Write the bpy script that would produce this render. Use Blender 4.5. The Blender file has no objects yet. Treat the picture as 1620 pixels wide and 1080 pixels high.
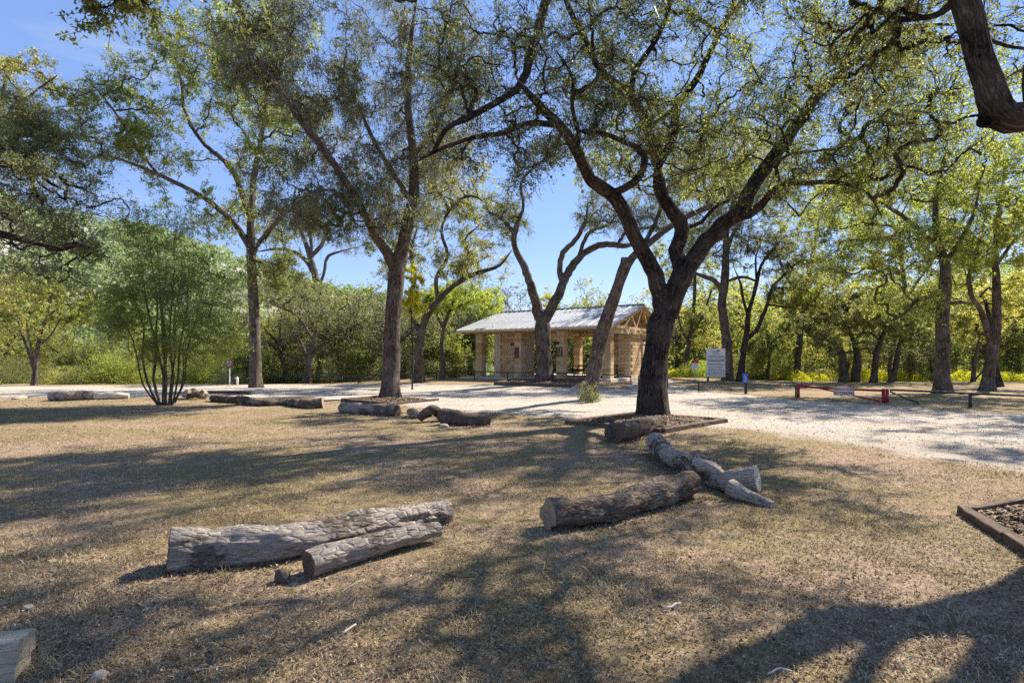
import bpy, math, random
import numpy as np
from mathutils import Vector, Matrix
R = math.radians
rng = np.random.default_rng(7)
random.seed(7)
sc = bpy.context.scene
col = sc.collection

# ------------------------------------------------------------------ camera, sky, sun, exposure
EYE = 1.5; F = 860.0; CX = 810.0; HY = 570.0           # eye height, focal length and horizon measured on the 1620x1080 photo
cam_d = bpy.data.cameras.new("camera"); cam = bpy.data.objects.new("camera", cam_d); col.objects.link(cam)
cam.location = (0, 0, EYE); cam.rotation_euler = (R(90), 0, 0)
cam_d.sensor_width = 36; cam_d.lens = F/1620*36; cam_d.shift_y = 30/1620
cam_d.clip_start = 0.05; cam_d.clip_end = 3000
sc.camera = cam
SUN_AZ, SUN_EL = R(50), R(42)                            # azimuth clockwise from +Y
w = bpy.data.worlds.new("World"); sc.world = w; w.use_nodes = True
nt = w.node_tree; nt.nodes.clear()
sky = nt.nodes.new("ShaderNodeTexSky"); sky.sky_type = 'NISHITA'; sky.sun_disc = False
sky.sun_elevation = SUN_EL; sky.sun_rotation = SUN_AZ; sky.air_density = 1.0; sky.dust_density = 0.0; sky.ozone_density = 3.0
bg = nt.nodes.new("ShaderNodeBackground"); bg.inputs[1].default_value = 0.122
out = nt.nodes.new("ShaderNodeOutputWorld")
tcw = nt.nodes.new("ShaderNodeTexCoord"); mpw = nt.nodes.new("ShaderNodeMapping"); mpw.inputs['Scale'].default_value = (1.2, 1.2, 9)
nzw = nt.nodes.new("ShaderNodeTexNoise"); nzw.inputs['Scale'].default_value = 2.2; nzw.inputs['Detail'].default_value = 7; nzw.inputs['Roughness'].default_value = .6
rpw = nt.nodes.new("ShaderNodeMapRange"); rpw.inputs[1].default_value = .54; rpw.inputs[2].default_value = .85; rpw.inputs[3].default_value = 0; rpw.inputs[4].default_value = .4
mxw = nt.nodes.new("ShaderNodeMixRGB"); mxw.inputs[2].default_value = (3.0, 3.2, 3.6, 1)
nt.links.new(tcw.outputs['Generated'], mpw.inputs['Vector']); nt.links.new(mpw.outputs[0], nzw.inputs['Vector'])
nt.links.new(nzw.outputs['Fac'], rpw.inputs[0]); nt.links.new(rpw.outputs[0], mxw.inputs[0])
hsw = nt.nodes.new("ShaderNodeHueSaturation"); hsw.inputs['Saturation'].default_value = 1.12
gmw = nt.nodes.new("ShaderNodeGamma"); gmw.inputs[1].default_value = 1.0
nt.links.new(sky.outputs[0], hsw.inputs['Color']); nt.links.new(hsw.outputs[0], gmw.inputs[0]); tnw = nt.nodes.new("ShaderNodeMixRGB"); tnw.blend_type = 'MULTIPLY'; tnw.inputs[0].default_value = 1; tnw.inputs[2].default_value = (1.12, .93, .98, 1)
nt.links.new(gmw.outputs[0], tnw.inputs[1]); evw = nt.nodes.new("ShaderNodeMixRGB"); evw.inputs[0].default_value = .6; evw.inputs[2].default_value = (.98, 1.56, 3.0, 1)
nt.links.new(tnw.outputs[0], evw.inputs[1]); nt.links.new(evw.outputs[0], mxw.inputs[1]); nt.links.new(mxw.outputs[0], bg.inputs[0]); nt.links.new(bg.outputs[0], out.inputs[0])
sd = bpy.data.lights.new("sun", 'SUN'); sd.energy = 5.0; sd.angle = R(0.53); sd.color = (1.0, .91, .78)
sun = bpy.data.objects.new("sun", sd); col.objects.link(sun)
sv = Vector((math.sin(SUN_AZ)*math.cos(SUN_EL), math.cos(SUN_AZ)*math.cos(SUN_EL), math.sin(SUN_EL)))
sun.rotation_euler = sv.to_track_quat('Z', 'Y').to_euler(); sun.location = (20, 20, 30)
sc.view_settings.view_transform = 'Standard'; sc.view_settings.look = 'None'
sc.view_settings.exposure = 1.2; sc.view_settings.gamma = 1; sc.view_settings.use_curve_mapping = False
sc.cycles.use_denoising = False
sc.cycles.max_bounces = 6; sc.cycles.diffuse_bounces = 3; sc.cycles.glossy_bounces = 2; sc.cycles.transmission_bounces = 4
sc.cycles.sample_clamp_indirect = 6

# ------------------------------------------------------------------ helpers
def hsh(ix, iy, iz, s=0):
    n = (ix*374761393 + iy*668265263 + iz*1274126177 + s*974711) & 0x7fffffff
    n = ((n ^ (n >> 13))*1103515245) & 0x7fffffff
    return ((n ^ (n >> 16)) & 0xffffff)/float(0xffffff)
def vnoise(p, s=0):
    p = np.asarray(p, float); i = np.floor(p).astype(np.int64); f = p-i; f = f*f*(3-2*f); r = 0
    for dx in (0, 1):
        for dy in (0, 1):
            for dz in (0, 1):
                wgt = (f[..., 0] if dx else 1-f[..., 0])*(f[..., 1] if dy else 1-f[..., 1])*(f[..., 2] if dz else 1-f[..., 2])
                r = r+wgt*hsh(i[..., 0]+dx, i[..., 1]+dy, i[..., 2]+dz, s)
    return r
def fbm(p, s=0, o=4):
    r = 0; a = .5; p = np.asarray(p, float)
    for k in range(o): r = r+a*vnoise(p*2**k+k*7.3, s+k); a *= .5
    return r
def sstep(a, b, x): t = np.clip((x-a)/(b-a), 0, 1); return t*t*(3-2*t)
def nrm(v): return v/np.maximum(np.linalg.norm(v, axis=-1, keepdims=True), 1e-9)

def height(x, y):
    x = np.asarray(x, float); y = np.asarray(y, float)
    dp = np.sqrt(((x-4.0)/15)**2+((y-39)/12.5)**2)
    rise = .26*(1-sstep(.55, 1.15, dp))
    start = 34+4*sstep(8, 18, x)
    near = 1-sstep(.95, 1.5, np.sqrt(((x-4.0)/14)**2+((y-40)/13)**2))
    drop = -3.2*sstep(0, 26, y-start)*(1-near)
    small = (fbm(np.stack([x*.35, y*.35, x*0], -1), 3, 3)-.45)*.10+(fbm(np.stack([x*2.2, y*2.2, x*0], -1), 9, 3)-.45)*.045
    return rise+drop+small*(1-sstep(30, 50, y)*.6)*np.clip(dp*2-1.0, 0, 1)
def H(x, y): return float(height(np.array([x]), np.array([y]))[0])
def pt(px, py, D): return np.array([(px-CX)/F*D, D, EYE-(py-HY)/F*D])
def gd(px, py):                                          # the place on the ground seen at a spot of the photo
    D = 1.5*F/max(py-HY, 8)
    for _ in range(12): D = .5*D+.5*(EYE-H((px-CX)/F*D, D))*F/max(py-HY, 8)
    return (px-CX)/F*D, D

def mesh_np(name, V, faces, mats, attrs=None, smooth=True, mat_idx=None):
    """faces: list of int arrays (n,k)."""
    me = bpy.data.meshes.new(name); V = np.asarray(V, np.float32)
    faces = [np.asarray(f, np.int32) for f in faces if len(f)]
    loops = np.concatenate([f.ravel() for f in faces]); sizes = np.concatenate([np.full(len(f), f.shape[1]) for f in faces])
    starts = np.concatenate([[0], np.cumsum(sizes)[:-1]])
    me.vertices.add(len(V)); me.vertices.foreach_set('co', V.ravel())
    me.loops.add(len(loops)); me.loops.foreach_set('vertex_index', loops)
    me.polygons.add(len(sizes)); me.polygons.foreach_set('loop_start', starts.astype(np.int32))
    if mat_idx is not None: me.polygons.foreach_set('material_index', np.asarray(mat_idx, np.int32))
    me.update(calc_edges=True)
    if attrs:
        for k, (typ, a) in attrs.items():
            at = me.attributes.new(k, typ, 'POINT'); at.data.foreach_set('vector' if typ == 'FLOAT_VECTOR' else 'value', np.asarray(a, np.float32).ravel())
    me.polygons.foreach_set('use_smooth', np.full(len(sizes), smooth))
    for m in (mats if isinstance(mats, (list, tuple)) else [mats]): me.materials.append(m)
    return me
def link(name, me, parent=None, loc=None, rot=None):
    o = bpy.data.objects.new(name, me); col.objects.link(o)
    if parent is not None: o.parent = parent
    if loc is not None: o.location = loc
    if rot is not None: o.rotation_euler = rot
    return o
def tag(o, label=None, cat=None, group=None, kind=None):
    if label: o['label'] = label
    if cat: o['category'] = cat
    if group: o['group'] = group
    if kind: o['kind'] = kind
    return o
def thing(name, label, cat, loc=(0, 0, 0), rz=0, group=None):
    o = bpy.data.objects.new(name, None); col.objects.link(o); o.location = loc; o.rotation_euler = (0, 0, rz); o.empty_display_size = .2
    return tag(o, label, cat, group)
def copy_tree(o, parent=None):
    c = o.copy(); col.objects.link(c)
    if parent is not None: c.parent = parent
    for ch in list(o.children): copy_tree(ch, c)
    return c

class MB:
    def __init__(s): s.v = []; s.f = {3: [], 4: []}; s.n = 0; s.bc = []
    def add(s, V, fs, bc=None):
        V = np.asarray(V, float).reshape(-1, 3); s.v.append(V); s.bc.append(V if bc is None else bc)
        for f in fs:
            f = np.asarray(f)
            if len(f): s.f.setdefault(f.shape[1], []).append(f+s.n)
        s.n += len(V)
    def box(s, c, d, M=None, jit=0):
        x, y, z = [q/2 for q in d]
        V = np.array([(sx*x, sy*y, sz*z) for sz in (-1, 1) for sy in (-1, 1) for sx in (-1, 1)])
        if jit: V = V+rng.uniform(-jit, jit, V.shape)
        if M is not None: V = V@np.array(M).T
        s.add(V+np.array(c), [np.array([(0, 2, 3, 1), (4, 5, 7, 6), (0, 1, 5, 4), (2, 6, 7, 3), (0, 4, 6, 2), (1, 3, 7, 5)])])
    def bar(s, a, b, w_, h_):
        a = np.array(a, float); b = np.array(b, float); d = b-a; L = np.linalg.norm(d); t = d/L
        up = np.array([0, 0, 1.]) if abs(t[2]) < .95 else np.array([0, 1., 0])
        r = nrm(np.cross(t, up)); u = np.cross(r, t)
        s.box((a+b)/2, (L, w_, h_), M=np.stack([t, r, u], 1))
    def tube(s, P, r, k=8, cap=True):
        P = np.asarray(P, float); r = np.broadcast_to(np.asarray(r, float), (len(P),))
        V, Fq, bc = tubes(P[None], r[None], k)
        fs = [Fq]
        if cap:
            n = len(P); V = np.concatenate([V, P[[0]], P[[-1]]]); bc = np.concatenate([bc, P[[0]], P[[-1]]])
            i = np.arange(k); j = (i+1) % k; b = (n-1)*k
            fs.append(np.stack([np.full(k, n*k), j, i], 1)); fs.append(np.stack([np.full(k, n*k+1), b+i, b+j], 1))
        s.add(V, fs, bc)
    def mesh(s, name, m, smooth=False):
        return mesh_np(name, np.concatenate(s.v), [np.concatenate(f) for f in s.f.values() if f], m, {'bc': ('FLOAT_VECTOR', np.concatenate(s.bc))}, smooth)
    def build(s, name, m, parent=None, loc=None, rot=None, smooth=False): return link(name, s.mesh(name, m, smooth), parent, loc, rot)

def tubes(P, Rd, K, lump=0, seed=0):
    """batched tubes: P (N,S,3), Rd (N,S) -> verts, quads, bark coordinate"""
    N, S, _ = P.shape
    T = np.empty_like(P); T[:, 1:-1] = P[:, 2:]-P[:, :-2]; T[:, 0] = P[:, 1]-P[:, 0]; T[:, -1] = P[:, -1]-P[:, -2]; T = nrm(T)
    ov = nrm(P[:, -1]-P[:, 0]); ax = np.eye(3)[np.argmin(np.abs(ov), 1)]
    ref = nrm(np.cross(ov, ax))[:, None, :]
    U = nrm(ref-(ref*T).sum(-1, keepdims=True)*T); W = np.cross(T, U)
    a = np.arange(K)*2*math.pi/K; ca = np.cos(a)[None, None, :, None]; sa = np.sin(a)[None, None, :, None]
    L = np.concatenate([np.zeros((N, 1)), np.cumsum(np.linalg.norm(P[:, 1:]-P[:, :-1], axis=-1), 1)], 1)
    bc = np.empty((N, S, K, 3)); bc[..., 0] = ca[..., 0]*Rd[..., None]; bc[..., 1] = sa[..., 0]*Rd[..., None]; bc[..., 2] = L[..., None]
    rr = Rd[:, :, None, None]
    if lump:
        q = bc.copy(); q[..., :2] /= np.maximum(Rd[..., None, None], .01); q[..., 2] *= 2.2
        ml = fbm(q*1.3, seed, 3)-.45; rr = rr*(1+lump*ml[..., None])
    V = P[:, :, None, :]+rr*(ca*U[:, :, None, :]+sa*W[:, :, None, :])
    n = np.arange(N)[:, None, None]*S*K; s_ = np.arange(S-1)[None, :, None]*K; k0 = np.arange(K)[None, None, :]; k1 = (k0+1) % K
    Fq = np.stack([n+s_+k0, n+s_+k1, n+s_+K+k1, n+s_+K+k0], -1).reshape(-1, 4)
    return V.reshape(-1, 3), Fq, bc.reshape(-1, 3)
def catmull(P, step):
    P = np.asarray(P, float); Q = np.concatenate([[2*P[0]-P[1]], P, [2*P[-1]-P[-2]]]); o = []
    for i in range(1, len(Q)-2):
        n = max(2, int(np.linalg.norm(Q[i+1, :3]-Q[i, :3])/step))
        for t in np.arange(n)/n:
            o.append(.5*((2*Q[i])+(-Q[i-1]+Q[i+1])*t+(2*Q[i-1]-5*Q[i]+4*Q[i+1]-Q[i+2])*t*t+(-Q[i-1]+3*Q[i]-3*Q[i+1]+Q[i+2])*t**3))
    o.append(P[-1]); return np.array(o)

# ------------------------------------------------------------------ materials
class NT:
    def __init__(s, name):
        s.m = bpy.data.materials.new(name); s.m.use_nodes = True; s.t = s.m.node_tree; s.t.nodes.clear()
        s.o = s.n('ShaderNodeOutputMaterial')
    def n(s, typ, **kw):
        nd = s.t.nodes.new(typ)
        for k, v in kw.items():
            if k.startswith('_'): setattr(nd, k[1:], v)
            else: s.i(nd, k, v)
        return nd
    def i(s, nd, k, v):
        k = int(k[1:]) if k[0] == 'i' and k[1:].isdigit() else k.replace('__', ' ')
        if isinstance(v, bpy.types.NodeSocket): s.t.links.new(v, nd.inputs[k])
        elif isinstance(v, bpy.types.Node): s.t.links.new(v.outputs[0], nd.inputs[k])
        else: nd.inputs[k].default_value = v
    def noise(s, vec, scale, det=5, rough=.6, dist=0):
        return s.n('ShaderNodeTexNoise', Vector=vec, Scale=scale, Detail=det, Roughness=rough, Distortion=dist).outputs['Fac']
    def ramp(s, fac, stops):
        nd = s.n('ShaderNodeValToRGB', Fac=fac); e = nd.color_ramp.elements
        while len(e) < len(stops): e.new(.5)
        for q, (p, c) in zip(e, stops): q.position = p; q.color = (*c, 1) if len(c) == 3 else c
        return nd.outputs[0]
    def mix(s, f, a, b, mode='MIX'):
        nd = s.n('ShaderNodeMixRGB', _blend_type=mode)
        for k, v in ((0, f), (1, a), (2, b)):
            if isinstance(v, tuple): nd.inputs[k].default_value = (*v, 1)
            elif isinstance(v, (int, float)): nd.inputs[k].default_value = v
            else: s.t.links.new(v, nd.inputs[k])
        return nd.outputs[0]
    def rng_(s, v, a, b, c, d):
        nd = s.n('ShaderNodeMapRange'); s.i(nd, 'Value', v)
        for k, x in zip((1, 2, 3, 4), (a, b, c, d)): nd.inputs[k].default_value = x
        return nd.outputs[0]
    def math(s, op, a, b=0.0):
        nd = s.n('ShaderNodeMath', _operation=op)
        for k, v in ((0, a), (1, b)):
            if isinstance(v, (int, float)): nd.inputs[k].default_value = v
            else: s.t.links.new(v, nd.inputs[k])
        return nd.outputs[0]
    def bump(s, h, strength, dist): return s.n('ShaderNodeBump', Height=h, Strength=strength, Distance=dist).outputs[0]
    def scale(s, vec, v3): return s.n('ShaderNodeMapping', Vector=vec, Scale=v3).outputs[0]
    def attr(s, name): return s.n('ShaderNodeAttribute', _attribute_name=name)
    def pbr(s, colr, rough=.8, normal=None, metal=0, spec=.3):
        b = s.n('ShaderNodeBsdfPrincipled'); s.i(b, 'Roughness', rough); s.i(b, 'Metallic', metal); s.i(b, 'Specular IOR Level', spec)
        if isinstance(colr, tuple): b.inputs['Base Color'].default_value = (*colr, 1)
        else: s.t.links.new(colr, b.inputs['Base Color'])
        if normal is not None: s.t.links.new(normal, b.inputs['Normal'])
        return b
    def done(s, sh): s.t.links.new(sh.outputs[0] if isinstance(sh, bpy.types.Node) else sh, s.o.inputs[0]); return s.m

def bark_mat(name, dark, mid, light, fine=1.0, moss=0.0):
    t = NT(name); v = t.attr('bc').outputs['Vector']
    v1 = t.scale(v, (1, 1, .22)); pos = t.n('ShaderNodeNewGeometry').outputs['Position']
    rid = t.noise(v1, 34*fine, 4, .62, 1.2)
    rn = t.noise(t.scale(v, (1, 1, .16)), 30*fine, 3, .55, .7); rg = t.math('SUBTRACT', 1.0, t.math('ABSOLUTE', t.math('MULTIPLY', t.math('SUBTRACT', rn, .5), 5.0)))
    cr = t.noise(t.scale(v, (1, 1, 1.0)), 40*fine, 3, .6)
    h = t.math('SUBTRACT', t.math('ADD', t.math('MULTIPLY', rid, .9), t.math('MULTIPLY', cr, .35)), t.math('MULTIPLY', t.math('MAXIMUM', rg, 0.0), .45))
    big = t.noise(pos, 2.1, 3)
    c = t.ramp(h, [(.2, dark), (.5, mid), (.85, light)])
    c = t.mix(t.rng_(big, .42, .7, 0, .4), c, light, 'MIX')
    lich = t.noise(pos, 9, 5, .7)
    c = t.mix(t.rng_(lich, .6, .68, 0, .35), c, tuple(min(.3, x*1.4) for x in light))
    if moss: c = t.mix(t.rng_(t.noise(pos, 6, 4, .7), .60, .66, 0, moss), c, (.24, .17, .03))
    return t.done(t.pbr(c, .95, t.bump(h, 1.0, .05), spec=.1))
B_DARK = bark_mat('bark_live_oak', (.011, .009, .0075), (.075, .062, .052), (.18, .152, .13), .62)
B_GREY = bark_mat('bark_grey_brown', (.045, .035, .028), (.175, .142, .118), (.32, .275, .235), .6)
B_FAR = bark_mat('bark_far', (.045, .036, .029), (.16, .13, .105), (.27, .23, .20), .6)
def twig_mat(name, c0, c1):
    t = NT(name); pos = t.n('ShaderNodeNewGeometry').outputs['Position']
    return t.done(t.pbr(t.mix(t.rng_(t.noise(pos, 3.0), .35, .65, 0, 1), c0, c1), .95, spec=.1))
TW_DARK = twig_mat('twig_bark', (.04, .032, .027), (.12, .105, .09)); TW_GREY = twig_mat('twig_grey', (.10, .085, .07), (.24, .22, .195))
def leaf_mat(name, cols, trans, tf=.45, clump=1.1):
    t = NT(name); g = t.n('ShaderNodeNewGeometry'); n = len(cols)
    c = t.ramp(g.outputs['Random Per Island'], [(i/(n-1) if n > 1 else 0, q) for i, q in enumerate(cols)])
    nz = t.noise(g.outputs['Position'], clump, 3)
    c2 = t.mix(t.rng_(nz, .38, .62, .25, .85), c, cols[-1])
    oi = t.n('ShaderNodeObjectInfo').outputs['Random']
    hs = t.n('ShaderNodeHueSaturation', Hue=t.rng_(oi, 0, 1, .485, .512), Value=t.rng_(oi, 0, 1, .85, 1.2), Color=c2)
    trans = tuple(x*.85+.03 for x in trans)
    b = t.pbr(hs.outputs[0], .5, spec=.35); tr = t.n('ShaderNodeBsdfTranslucent')
    t.t.links.new(t.mix(.5, t.mix(1.0, hs.outputs[0], (trans[0]*7, trans[1]*7, trans[2]*7), 'MULTIPLY'), trans), tr.inputs[0])
    return t.done(t.n('ShaderNodeMixShader', Fac=tf, i1=b, i2=tr))
L_OAK = leaf_mat('leaf_live_oak', [(.05, .06, .03), (.09, .10, .05), (.13, .14, .07), (.11, .12, .045)], (.33, .35, .09), .48)
L_GREEN = leaf_mat('leaf_fresh_green', [(.10, .12, .035), (.16, .18, .05), (.21, .22, .06), (.17, .19, .05)], (.50, .54, .10), .60)
L_YEL = leaf_mat('leaf_yellowing', [(.14, .15, .06), (.21, .205, .08), (.27, .24, .10), (.20, .205, .085)], (.54, .52, .15), .60)
L_BRIGHT = leaf_mat('leaf_bright_yellow', [(.19, .20, .02), (.30, .28, .03), (.25, .26, .02)], (.68, .68, .06), .5)
L_GREY = leaf_mat('leaf_grey_green', [(.09, .105, .06), (.16, .17, .10), (.21, .215, .145), (.15, .16, .09)], (.36, .38, .16), .5)
L_JUN = leaf_mat('leaf_juniper', [(.06, .08, .03), (.10, .13, .045), (.16, .18, .06)], (.38, .44, .10), .5)
L_BUSH = leaf_mat('leaf_bush_lime', [(.09, .12, .03), (.15, .18, .04), (.21, .22, .06)], (.42, .48, .08), .5)
MOSS = leaf_mat('ball_moss_grey', [(.10, .095, .08), (.18, .17, .15), (.25, .24, .21)], (.2, .2, .15), .2)

def ground_mat():
    t = NT('dry_grass_and_gravel'); pos = t.n('ShaderNodeNewGeometry').outputs['Position']
    g = t.attr('gravel').outputs['Fac']; p2 = t.scale(pos, (1, 1, 1))
    n1 = t.noise(p2, .45, 4, .6); n2 = t.noise(p2, 3.2, 6, .7); n3 = t.noise(p2, 38, 6, .75); n4 = t.noise(p2, 150, 3, .7)
    dirt = t.ramp(n3, [(.3, (.14, .092, .06)), (.5, (.33, .235, .16)), (.7, (.58, .46, .34))])
    grass = t.ramp(n3, [(.3, (.10, .078, .038)), (.5, (.245, .19, .095)), (.68, (.46, .37, .205))])
    c = t.mix(t.rng_(t.math('ADD', n1, t.math('MULTIPLY', n2, .5)), .64, .80, 0, 1), dirt, grass)
    n5 = t.noise(p2, 11, 5, .75)
    c = t.mix(t.rng_(n2, .56, .68, 0, .5), c, (.17, .115, .075)); c = t.mix(t.rng_(n5, .5, .68, 0, .75), c, (.085, .062, .038)); c = t.mix(t.rng_(n5, .28, .42, .5, 0), c, (.55, .45, .31))
    grv = t.ramp(t.math('ADD', t.math('MULTIPLY', n4, .5), t.math('MULTIPLY', n3, .5)), [(.32, (.24, .20, .16)), (.5, (.44, .40, .345)), (.66, (.62, .58, .52))])
    grv = t.mix(t.rng_(t.math('ADD', t.math('MULTIPLY', n1, .6), t.math('MULTIPLY', n2, .4)), .42, .58, .0, .55), grv, t.mix(.6, grv, (.40, .29, .18)))
    trk = t.noise(t.scale(pos, (.05, .85, 1)), 1.0, 4, .55, .4); grv = t.mix(t.rng_(trk, .50, .60, 0, .35), grv, (.36, .30, .235)); grv = t.mix(t.rng_(trk, .36, .44, .35, 0), grv, (.62, .57, .50))
    gf = t.rng_(t.math('ADD', g, t.math('MULTIPLY', t.math('SUBTRACT', n2, .5), .9)), .3, .6, 0, 1)
    c = t.mix(gf, c, grv)
    return t.done(t.pbr(c, .95, t.bump(t.math('ADD', n3, t.math('MULTIPLY', n4, .6)), .8, .025), spec=.1))
GROUND = ground_mat()
def simple(name, c, rough=.6, metal=0, nscale=None, var=.15, bump=0, spec=.4):
    t = NT(name)
    if nscale:
        nz = t.noise(t.n('ShaderNodeTexCoord').outputs['Object'], nscale, 5, .65)
        cc = t.mix(t.rng_(nz, .3, .7, 0, 1), tuple(x*(1-var) for x in c), tuple(min(1, x*(1+var)) for x in c))
        return t.done(t.pbr(cc, rough, t.bump(nz, bump, .02) if bump else None, metal, spec))
    return t.done(t.pbr(c, rough, None, metal, spec))
def stone_mat():
    t = NT('limestone_block'); oi = t.n('ShaderNodeObjectInfo').outputs['Random']; ob = t.n('ShaderNodeNewGeometry').outputs['Position']
    c = t.ramp(oi, [(0, (.44, .27, .13)), (.35, (.56, .38, .20)), (.7, (.62, .45, .26)), (1, (.66, .52, .34))])
    nz = t.noise(ob, 14, 6, .7)
    c = t.mix(t.rng_(nz, .35, .7, 0, .35), c, (.34, .25, .15))
    return t.done(t.pbr(c, .9, t.bump(nz, .6, .02), spec=.15))
STONE = stone_mat(); MORTAR = simple('pale_mortar', (.60, .55, .46), .95, nscale=20)
LIME = simple('limestone_plain', (.58, .48, .34), .9, nscale=6, var=.18, bump=.4)
def metal_roof():
    t = NT('galvanised_roof'); pos = t.n('ShaderNodeTexCoord').outputs['Object']; nz = t.noise(pos, 1.6, 6, .7)
    oi = t.n('ShaderNodeObjectInfo').outputs['Random']
    c = t.mix(t.rng_(nz, .3, .7, 0, 1), (.34, .355, .37), (.52, .53, .54)); c = t.mix(t.math('MULTIPLY', oi, .3), c, (.30, .31, .33))
    return t.done(t.pbr(c, .5, metal=.45))
ROOFM = metal_roof()
WOOD = simple('pine_timber', (.52, .36, .19), .75, nscale=8, var=.25, bump=.2)
def timber_mat(name, a, b):
    t = NT(name); ob = t.n('ShaderNodeTexCoord').outputs['Object']; g = t.noise(t.scale(ob, (1.2, 16, 16)), 3, 6, .7, .8)
    n = t.noise(ob, 3, 4)
    c = t.mix(t.rng_(g, .35, .65, 0, 1), a, b); c = t.mix(t.rng_(n, .5, .7, 0, .5), c, tuple(x*.55 for x in a))
    return t.done(t.pbr(c, .9, t.bump(g, .8, .02), spec=.15))
TIMB = timber_mat('weathered_timber', (.075, .052, .036), (.18, .135, .10)); TIMB_PALE = timber_mat('pale_timber', (.40, .31, .19), (.62, .54, .41))
BLACK = simple('black_metal', (.02, .02, .022), .5); DGREEN = simple('dark_green_pipe', (.022, .04, .028), .45, nscale=9, var=.4)
RED = simple('red_painted_pipe', (.33, .012, .02), .4, nscale=7, var=.25); GALV = simple('galvanised_post', (.42, .44, .42), .5, .3, nscale=10)
WHITE = simple('white_sign_face', (.72, .72, .72), .5); WHITEP = simple('white_paint', (.78, .77, .72), .6, nscale=10)
GREYT = simple('grey_print', (.10, .10, .11), .6); GREYL = simple('light_grey_print', (.33, .33, .35), .6); REDS = simple('red_sign_face', (.45, .02, .015), .5)
BLUE = simple('blue_sign_face', (.01, .10, .45), .4); BROWN = simple('brown_sign_face', (.11, .035, .025), .5); CONC = simple('concrete', (.52, .49, .44), .9, nscale=5, var=.12, bump=.3)
def log_mat(name, bark, bark2, bare, bf, moss=0):
    t = NT(name); v = t.attr('bc').outputs['Vector']; pos = t.n('ShaderNodeNewGeometry').outputs['Position']
    rid = t.noise(t.scale(v, (1, 1, .3)), 40, 6, .75, 1.0); fin = t.noise(t.scale(v, (1, 1, .12)), 70, 5, .7, .6)
    cr = t.n('ShaderNodeTexVoronoi', Vector=t.scale(v, (1, 1, .5)), Scale=22, _feature='DISTANCE_TO_EDGE').outputs['Distance']
    msk = t.rng_(t.math('ADD', t.noise(v, 3.0, 4, .65), t.math('MULTIPLY', t.math('SUBTRACT', rid, .5), .5)), .5-bf-.03, .5-bf+.05, 1, 0)
    cb = t.mix(t.rng_(rid, .3, .68, 0, 1), bark, bark2)
    cw = t.mix(t.rng_(fin, .3, .7, 0, 1), tuple(x*.5 for x in bare), bare)
    c = t.mix(msk, cw, cb)
    if moss: c = t.mix(t.rng_(t.noise(pos, 5, 5, .75), .56, .66, 0, moss), c, (.25, .17, .04))
    h = t.math('ADD', t.math('MULTIPLY', rid, .7), t.math('ADD', t.math('MULTIPLY', fin, .25), t.rng_(cr, 0, .2, 0, .45)))
    return t.done(t.pbr(c, .95, t.bump(h, 1.0, .04), spec=.12))
LOG_A = log_mat('log_grey_bark', (.04, .03, .024), (.26, .215, .175), (.46, .405, .345), .05)
LOG_B = log_mat('log_rough_bark', (.03, .022, .017), (.26, .21, .165), (.42, .36, .29), -.12, .5)
LOG_C = log_mat('log_bleached', (.05, .037, .028), (.20, .16, .125), (.56, .48, .39), .06)
LOG_D = log_mat('log_dark', (.03, .023, .018), (.20, .16, .13), (.36, .30, .24), -.05)
def cut_mat(name, a, b):
    t = NT(name); v = t.attr('bc').outputs['Vector']
    w_ = t.n('ShaderNodeTexWave', Vector=v, Scale=16.0, Distortion=2.5, Detail=3, _wave_type='RINGS', _rings_direction='Z').outputs['Fac']
    nz = t.noise(v, 14, 5, .7); c = t.mix(w_, a, b); c = t.mix(t.rng_(nz, .5, .7, 0, .6), c, tuple(x*.5 for x in a))
    return t.done(t.pbr(c, .9, t.bump(nz, .6, .02), spec=.15))
CUT = cut_mat('sawn_log_end', (.26, .19, .125), (.36, .28, .195)); CUT_D = cut_mat('rotted_log_end', (.09, .06, .04), (.17, .12, .085)); CUT_P = cut_mat('pale_log_end', (.42, .37, .30), (.55, .50, .42))
ROCK = simple('limestone_rock', (.36, .31, .24), .95, nscale=9, var=.35, bump=.8)

# ------------------------------------------------------------------ ground and gravel (one fitted surface, cut along the edge of the drive)
road_px = [(-500, 613), (0, 611.5), (300, 609.5), (520, 607.5), (700, 606.5), (800, 607.5), (1005, 612), (1010, 603), (1056, 603), (1060, 613), (1180, 626), (1262, 633), (1400, 641), (1620, 657), (2300, 705),
           (2300, 850), (1900, 790), (1620, 745), (1420, 716), (1300, 694), (1150, 678), (1060, 668), (900, 661), (790, 652), (700, 645), (560, 634), (470, 628), (300, 628.5), (0, 627), (-500, 632)]
road = np.array([(lambda D: ((x-CX)/F*D, D))((1.5-(.2 if 650 < x < 1010 and y < 614 else 0))*F/(y-HY)) for x, y in road_px])
road[:, 1] = np.minimum(road[:, 1], 42)
def poly_sd(poly, x, y):
    inside = np.zeros(x.shape, bool); dmin = np.full(x.shape, 1e9); n = len(poly)
    for i in range(n):
        x1, y1 = poly[i]; x2, y2 = poly[(i+1) % n]
        c = ((y1 > y) != (y2 > y)) & (x < (x2-x1)*(y-y1)/((y2-y1) if y2 != y1 else 1e-9)+x1); inside ^= c
        L2 = (x2-x1)**2+(y2-y1)**2+1e-9; t = np.clip(((x-x1)*(x2-x1)+(y-y1)*(y2-y1))/L2, 0, 1)
        dmin = np.minimum(dmin, np.hypot(x-x1-t*(x2-x1), y-y1-t*(y2-y1)))
    return np.where(inside, dmin, -dmin)
def gaxis(lo, hi, d, grow, far_lo, far_hi):
    a = list(np.arange(lo, hi, d)); s = d; v = a[-1]
    while v < far_hi: s *= grow; v += s; a.append(v)
    s = d; v = a[0]; b = []
    while v > far_lo: s *= grow; v -= s; b.append(v)
    return np.array(b[::-1]+a)
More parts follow.
